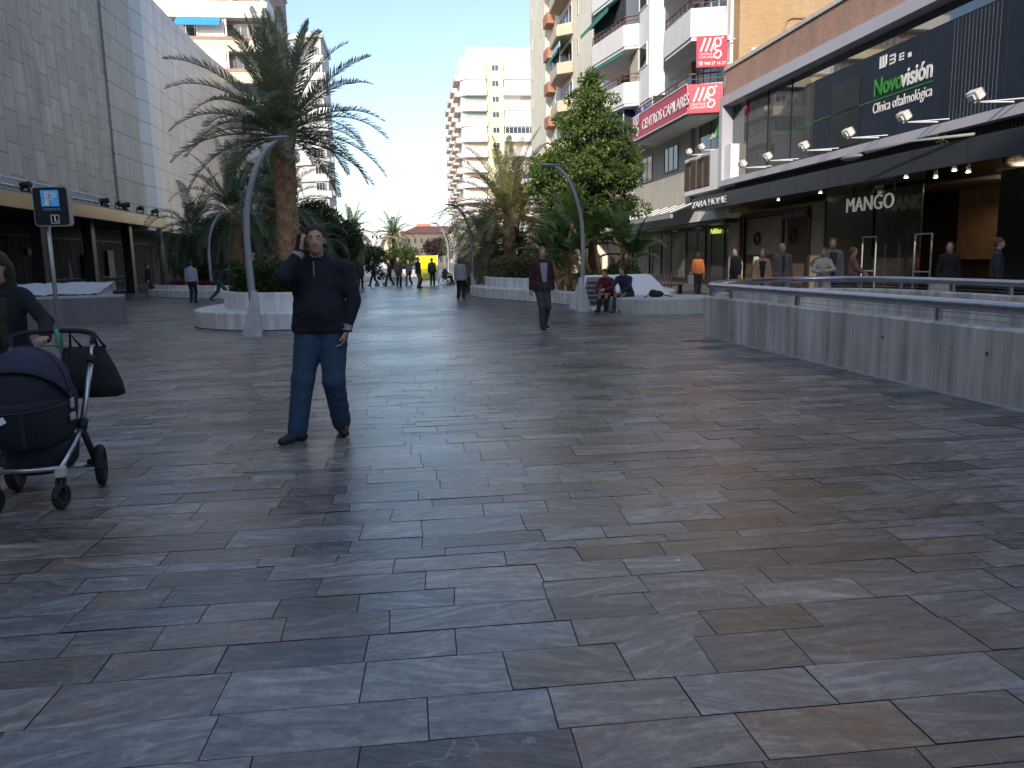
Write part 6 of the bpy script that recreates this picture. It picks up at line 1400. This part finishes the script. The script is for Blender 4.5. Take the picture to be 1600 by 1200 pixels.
# black handbag on the grey top woman's arm
bgw = thing('handbag', 'black handbag hanging from the arm of the woman in the pale grey top', 'bag', (2.33, 30.3, .62)); MB().box(2.26, 2.42, 30.2, 30.42, .58, .90).build('bag_body', black_m, bgw, bevel=.02); MB().tube([(2.34, 30.22, .9), (2.34, 30.26, 1.05), (2.34, 30.36, 1.05), (2.34, 30.4, .9)], .008, 5).build('strap', black_m, bgw)

# ------------------------------------------------------------------ yellow banner stand, wheelchair, small stroller
yb_ = thing('banner_stand', 'bright yellow banner stretched between white posts in the middle of the avenue', 'banner', (1.2, 50.6, 0))
m = MB(); vs = []
for i in range(13):
    for j in range(7): vs.append((.66+1.26*i/12, 50.6+.03*math.sin(i*1.1+j*.6), .92+.98*j/6))
m.add(vs, [(i*7+j, (i+1)*7+j, (i+1)*7+j+1, i*7+j+1) for i in range(12) for j in range(6)]); o_ = m.build('banner', M('banner_yellow', (.86, .80, .01), .6, var=.04), yb_, True); o_.modifiers.new('t', 'SOLIDIFY').thickness = .012
MB().box(.66, 1.92, 50.55, 50.57, .30, .915).build('lower_panel', M('banner_yellow', (.86, .80, .01), .6), yb_)
MB().box(.95, 1.6, 50.52, 50.545, .38, .86).build('print', M('banner_print', (.35, .40, .10), .7, var=.6, scale=14), yb_)
m = MB()
for x in (.62, 1.95): m.box(x-.03, x+.03, 50.56, 50.64, .006, 1.93)
m.box(1.72, 1.98, 50.50, 50.545, .30, .92); m.build('post', whp, yb_)
wc = thing('wheelchair', 'wheelchair with pale rimmed wheels among the people beside the yellow banner', 'wheelchair', (2.5, 50.55, .006), R(60))
def wheel(parent, c, r, ax, tr_=.02, spokes=0, rimc=None, name='wheel', tm=None):
    c = Vector(c); ax = Vector(ax).normalized(); a = ax.cross(Vector((0, 0, 1))).normalized(); b = ax.cross(a)
    ring = lambda rr_: [c+(a*math.cos(k*math.pi/12)+b*math.sin(k*math.pi/12))*rr_ for k in range(25)]
    ty = MB().tube(ring(r-tr_), tr_, 8, cap=False).build(name, tm or M('tyre', (.015, .015, .016), .8), parent, True, world=False)
    m = MB().tube(ring(r-tr_*2.1), tr_*.45, 6, cap=False); m.tube([c-ax*.03, c+ax*.03], r*.16, 10)
    for k in range(spokes):
        t = 2*math.pi*k/spokes; m.bar(c, c+(a*math.cos(t)+b*math.sin(t))*(r-tr_*2), r*.11 if spokes < 8 else .006, r*.07 if spokes < 8 else .006)
    m.build('rim', rimc or black_m, ty, world=False)
    return ty
for s_ in (-1, 1):
    wheel(wc, (s_*.30, .12, .30), .30, (1, 0, 0), .018, 12, M('pale_rim', (.5, .5, .52), .4, metal=.5)); wheel(wc, (s_*.26, -.38, .09), .09, (1, 0, 0), .015, 4)
m = MB()
for s_ in (-1, 1):
    m.tube([(s_*.25, .28, .95), (s_*.25, .22, .90), (s_*.25, .18, .46), (s_*.25, -.28, .46), (s_*.25, -.38, .1)], .014, 6); m.tube([(s_*.25, .18, .66), (s_*.25, -.15, .66), (s_*.25, -.15, .46)], .014, 6)
m.build('frame', galv, wc, world=False); MB().box(-.24, .24, -.26, .2, .43, .47).build('seat', black_m, wc, world=False); MB().box(-.24, .24, .19, .22, .48, .88).build('backrest', black_m, wc, world=False); MB().box(-.2, .2, -.52, -.38, .10, .12).build('footrest', black_m, wc, world=False)
ss = thing('stroller', 'small black and white stroller pushed between the distant pair', 'stroller', (-1.68, 52.5, .006), R(-80))
for s_ in (-1, 1): wheel(ss, (s_*.22, .18, .12), .12, (1, 0, 0), .018, 5); wheel(ss, (s_*.2, -.35, .1), .10, (1, 0, 0), .016, 5)
m = MB()
for s_ in (-1, 1): m.tube([(s_*.2, -.35, .1), (s_*.2, .02, .5), (s_*.2, .38, 1.0)], .016, 6); m.tube([(s_*.2, .18, .12), (s_*.2, -.1, .6)], .014, 6)
m.tube([(-.2, .38, 1.0), (.2, .38, 1.0)], .018, 6); m.build('frame', whp, ss, world=False)
m = MB(); m.ell((0, -.05, .52), (.2, .25, .14), 14, 8); m.ell((0, .08, .72), (.2, .2, .2), 14, 8); m.build('seat', black_m, ss, True, world=False)

# ------------------------------------------------------------------ pram in the foreground
pm = thing('pram', 'navy and black hooded pram with silver frame at the left edge', 'pram', (-2.43, 5.35, .006), R(4))
nav = M('pram_hood', (.028, .030, .062), .85, var=.12, scale=5, bump=.25, bscale=120); nav2 = M('pram_fabric', (.012, .015, .028), .85, var=.2, scale=6, bump=.3, bscale=100); alu = M('pram_alu', (.55, .56, .58), .3, metal=.9, var=.05)
tyre = M('tyre', (.015, .015, .016), .8)
# local: front is -Y, width along X
for s_ in (-1, 1):
    wheel(pm, (s_*.27, .28, .145), .145, (1, .18 if s_ > 0 else 0, 0), .030, 5, M('rim_black', (.03, .03, .032), .5), 'rear_wheel', tyre)
    w2 = wheel(pm, (s_*.19, -.27, .085), .085, (1, -.25, 0), .022, 5, M('rim_black', (.03, .03, .032), .5), 'front_wheel', tyre)
    m = MB(); m.tube([(s_*.19, -.27, .085), (s_*.19, -.235, .15), (s_*.19, -.22, .22)], .017, 8); m.bar((s_*.19-.03, -.27, .085), (s_*.19-.02, -.23, .20), .012, .03); m.bar((s_*.19+.03, -.27, .085), (s_*.19+.02, -.23, .20), .012, .03); m.build('caster_fork', black_m, pm, True, world=False)
    MB().box(s_*.19-.03, s_*.19+.03, -.26, -.20, .20, .265).build('caster_joint', M('pale_plastic', (.45, .45, .44), .5), pm, world=False, bevel=.008)
MB().tube([(-.27, .28, .145), (.27, .28, .145)], .016, 8).build('rear_axle', alu, pm, True, world=False)
MB().tube([(-.20, -.23, .255), (.20, -.23, .255)], .016, 8).build('front_bar', alu, pm, True, world=False)
for s_ in (-1, 1):
    m = MB(); m.tube([(s_*.19, -.22, .255), (s_*.215, -.02, .37), (s_*.235, .10, .46)], .017, 8)       # lower strut
    m.tube([(s_*.235, .10, .46), (s_*.25, .24, .70), (s_*.26, .345, .88)], .0185, 10)
    m.tube([(s_*.26, .345, .88), (s_*.255, .40, .985)], .012, 8); m.build('chassis_tube', alu, pm, True, world=False)
for s_ in (-1, 1):
    MB().tube([(s_*.255, .33, .86), (s_*.262, .35, .90)], .028, 10).build('clamp', black_m, pm, True, world=False)
    m = MB(); m.tube([(s_*.235, .09, .44), (s_*.24, .12, .50)], .032, 10); m.tube([(s_*.25, .26, .16), (s_*.235, .10, .44)], .022, 8); m.tube([(s_*.22, .2, .19), (s_*.27, .28, .145)], .02, 8); m.build('fold_joint', black_m, pm, True, world=False)
hdl = spline([Vector(p_) for p_ in ((-.255, .40, .985), (-.262, .43, 1.03), (-.22, .455, 1.06), (-.08, .47, 1.075), (.08, .47, 1.075), (.22, .455, 1.06), (.262, .43, 1.03), (.255, .40, .985))], 5)
hh_ = MB().tube(hdl, .0175, 10).build('handlebar', M('handle_foam', (.02, .02, .022), .9, bump=.4, bscale=80), pm, True, world=False)
m = MB(); m.tube([(.02, .47, 1.09), (.025, .47, 1.05), (.03, .44, .96)], .021, 8); m.build('green_clip', M('mint_clip', (.12, .34, .27), .5), pm, True, world=False)
# carry cot: lofted tub with a rounded end, and hood as a quarter-ellipsoid shell with a seam
def loft(rings, mi=0):
    n = len(rings[0]); vs = [p_ for r_ in rings for p_ in r_]; fs = [(i*n+j, i*n+(j+1) % n, (i+1)*n+(j+1) % n, (i+1)*n+j) for i in range(len(rings)-1) for j in range(n)]
    fs.append(tuple(reversed(range(n)))); fs.append(tuple(range((len(rings)-1)*n, len(rings)*n))); return MB().add(vs, fs, mi)
def oval(cx, cy, z, a, b, n=28, p_=2.6):
    out = []
    for k in range(n):
        t = 2*math.pi*k/n; c, s = math.cos(t), math.sin(t); out.append((cx+a*abs(c)**(2/p_)*(1 if c > 0 else -1), cy+b*abs(s)**(2/p_)*(1 if s > 0 else -1), z))
    return out
tub = loft([oval(-.0, -.02, .40, .17, .30), oval(0, -.03, .44, .20, .36), oval(0, -.04, .56, .215, .40), oval(0, -.04, .68, .22, .42), oval(0, -.04, .70, .215, .415)]); tub.build('carry_cot', nav2, pm, True, world=False)
bk_ = loft([oval(0, .05, .20, .16, .20), oval(0, .04, .24, .19, .24), oval(0, .05, .36, .20, .26), oval(0, .05, .39, .19, .25)]); bk_.build('under_basket', nav2, pm, True, world=False)
def hood_shell(a0, a1, mat, name, sc=1.0, n=16, mm_=20):
    vs = []
    for i in range(n+1):
        f = a0+(a1-a0)*i/n               # sweep angle from front opening to back
        for j in range(mm_+1):
            g = math.pi*j/mm_; x = .225*math.cos(g)*sc; r = .335*sc*math.sin(g)**.75
            vs.append((x, -.06-r*math.cos(f)*1.05, .68+r*math.sin(f)*1.02))
    m = MB(); m.add(vs, [(i*(mm_+1)+j, (i+1)*(mm_+1)+j, (i+1)*(mm_+1)+j+1, i*(mm_+1)+j+1) for i in range(n) for j in range(mm_)])
    o = m.build(name, mat, pm, True, world=False); q = o.modifiers.new('t', 'SOLIDIFY'); q.thickness = .008; return o
hd0 = hood_shell(R(38), R(176), nav, 'hood')
hood_shell(R(-6), R(60), nav2, 'front_apron', .955)
m = MB(); vs = [(.236*math.cos(math.pi*j/20), -.06-.345*math.sin(math.pi*j/20)**.75*math.cos(R(38))*1.05, .68+.345*math.sin(math.pi*j/20)**.75*math.sin(R(38))*1.02) for j in range(21)]
m.tube(vs, .008, 6); m.build('hood_piping', black_m, hd0, True, world=False)
for an in (85, 130):
    MB().tube([(.229*math.cos(math.pi*j/20), -.06-.341*math.sin(math.pi*j/20)**.75*math.cos(R(an))*1.05, .68+.341*math.sin(math.pi*j/20)**.75*math.sin(R(an))*1.02) for j in range(21)], .0035, 5).build('hood_seam', black_m, hd0, True, world=False)
MB().tube([Vector(q_) for q_ in oval(0, -.04, .655, .2225, .423)]+[Vector(oval(0, -.04, .655, .2225, .423)[0])], .0045, 5).build('cot_zip', M('zip_dark', (.05, .05, .055), .4, metal=.5), pm, True, world=False)
for x_ in (-.09, .09): MB().bar((x_, -.455, .44), (x_, -.468, .66), .022, .004).build('cot_strap', black_m, pm, world=False)
# small oval badge and white tags
badge = [Vector((-.02+.027*math.cos(k*math.pi/8), -.262, .915+.013*math.sin(k*math.pi/8))) for k in range(17)]
MB().tube(badge, .004, 6, cap=False).build('badge', M('badge_pale', (.5, .5, .55), .4), hd0, world=False)
MB().bar((-.05, -.462, .60), (.0, -.462, .625), .003, .04).build('label_tag', whp, pm, world=False)
m = MB(); m.mbox(Matrix.Translation((.228, -.02, .64)), .02, .05, .07); m.mbox(Matrix.Translation((.232, -.04, .555)), .02, .08, .05); m.build('side_clip', M('pale_plastic', (.45, .45, .44), .5), pm, world=False, bevel=.01)
bb_ = thing('changing_bag', 'black changing bag hanging from the pram handlebar', 'bag', (-2.2, 5.85, .6))
tb_ = loft([oval(-2.25, 5.86, .60, .17, .05), oval(-2.25, 5.86, .615, .205, .08), oval(-2.26, 5.86, .70, .20, .09), oval(-2.275, 5.86, .82, .175, .08), oval(-2.29, 5.86, .92, .145, .055), oval(-2.29, 5.86, .96, .135, .03)])
o_ = tb_.build('bag_body', M('bag_cloth', (.012, .013, .015), .8, bump=.6, bscale=30), bb_, True)
MB().tube([(-2.38, 5.85, .92), (-2.36, 5.82, 1.06), (-2.30, 5.84, .96)], .010, 6).build('strap', black_m, bb_, True); MB().tube([(-2.2, 5.85, .95), (-2.2, 5.82, 1.06), (-2.14, 5.84, .95)], .010, 6).build('strap', black_m, bb_, True)

for x_, y_, l_ in ((1.26, 3.55, 'small white paper scrap lying on the slate paving in the foreground'), (-2.2, 3.6, 'cigarette end on the paving left of the middle foreground')):
    sc_ = tag(MB().add([(x_, y_, .0095), (x_+.022, y_+.003, .0095), (x_+.024, y_+.016, .012), (x_+.002, y_+.013, .011)], [(0, 1, 2, 3)]).build('litter', whp), l_, 'litter')
    so2 = sc_.modifiers.new('t', 'SOLIDIFY'); so2.thickness = .002
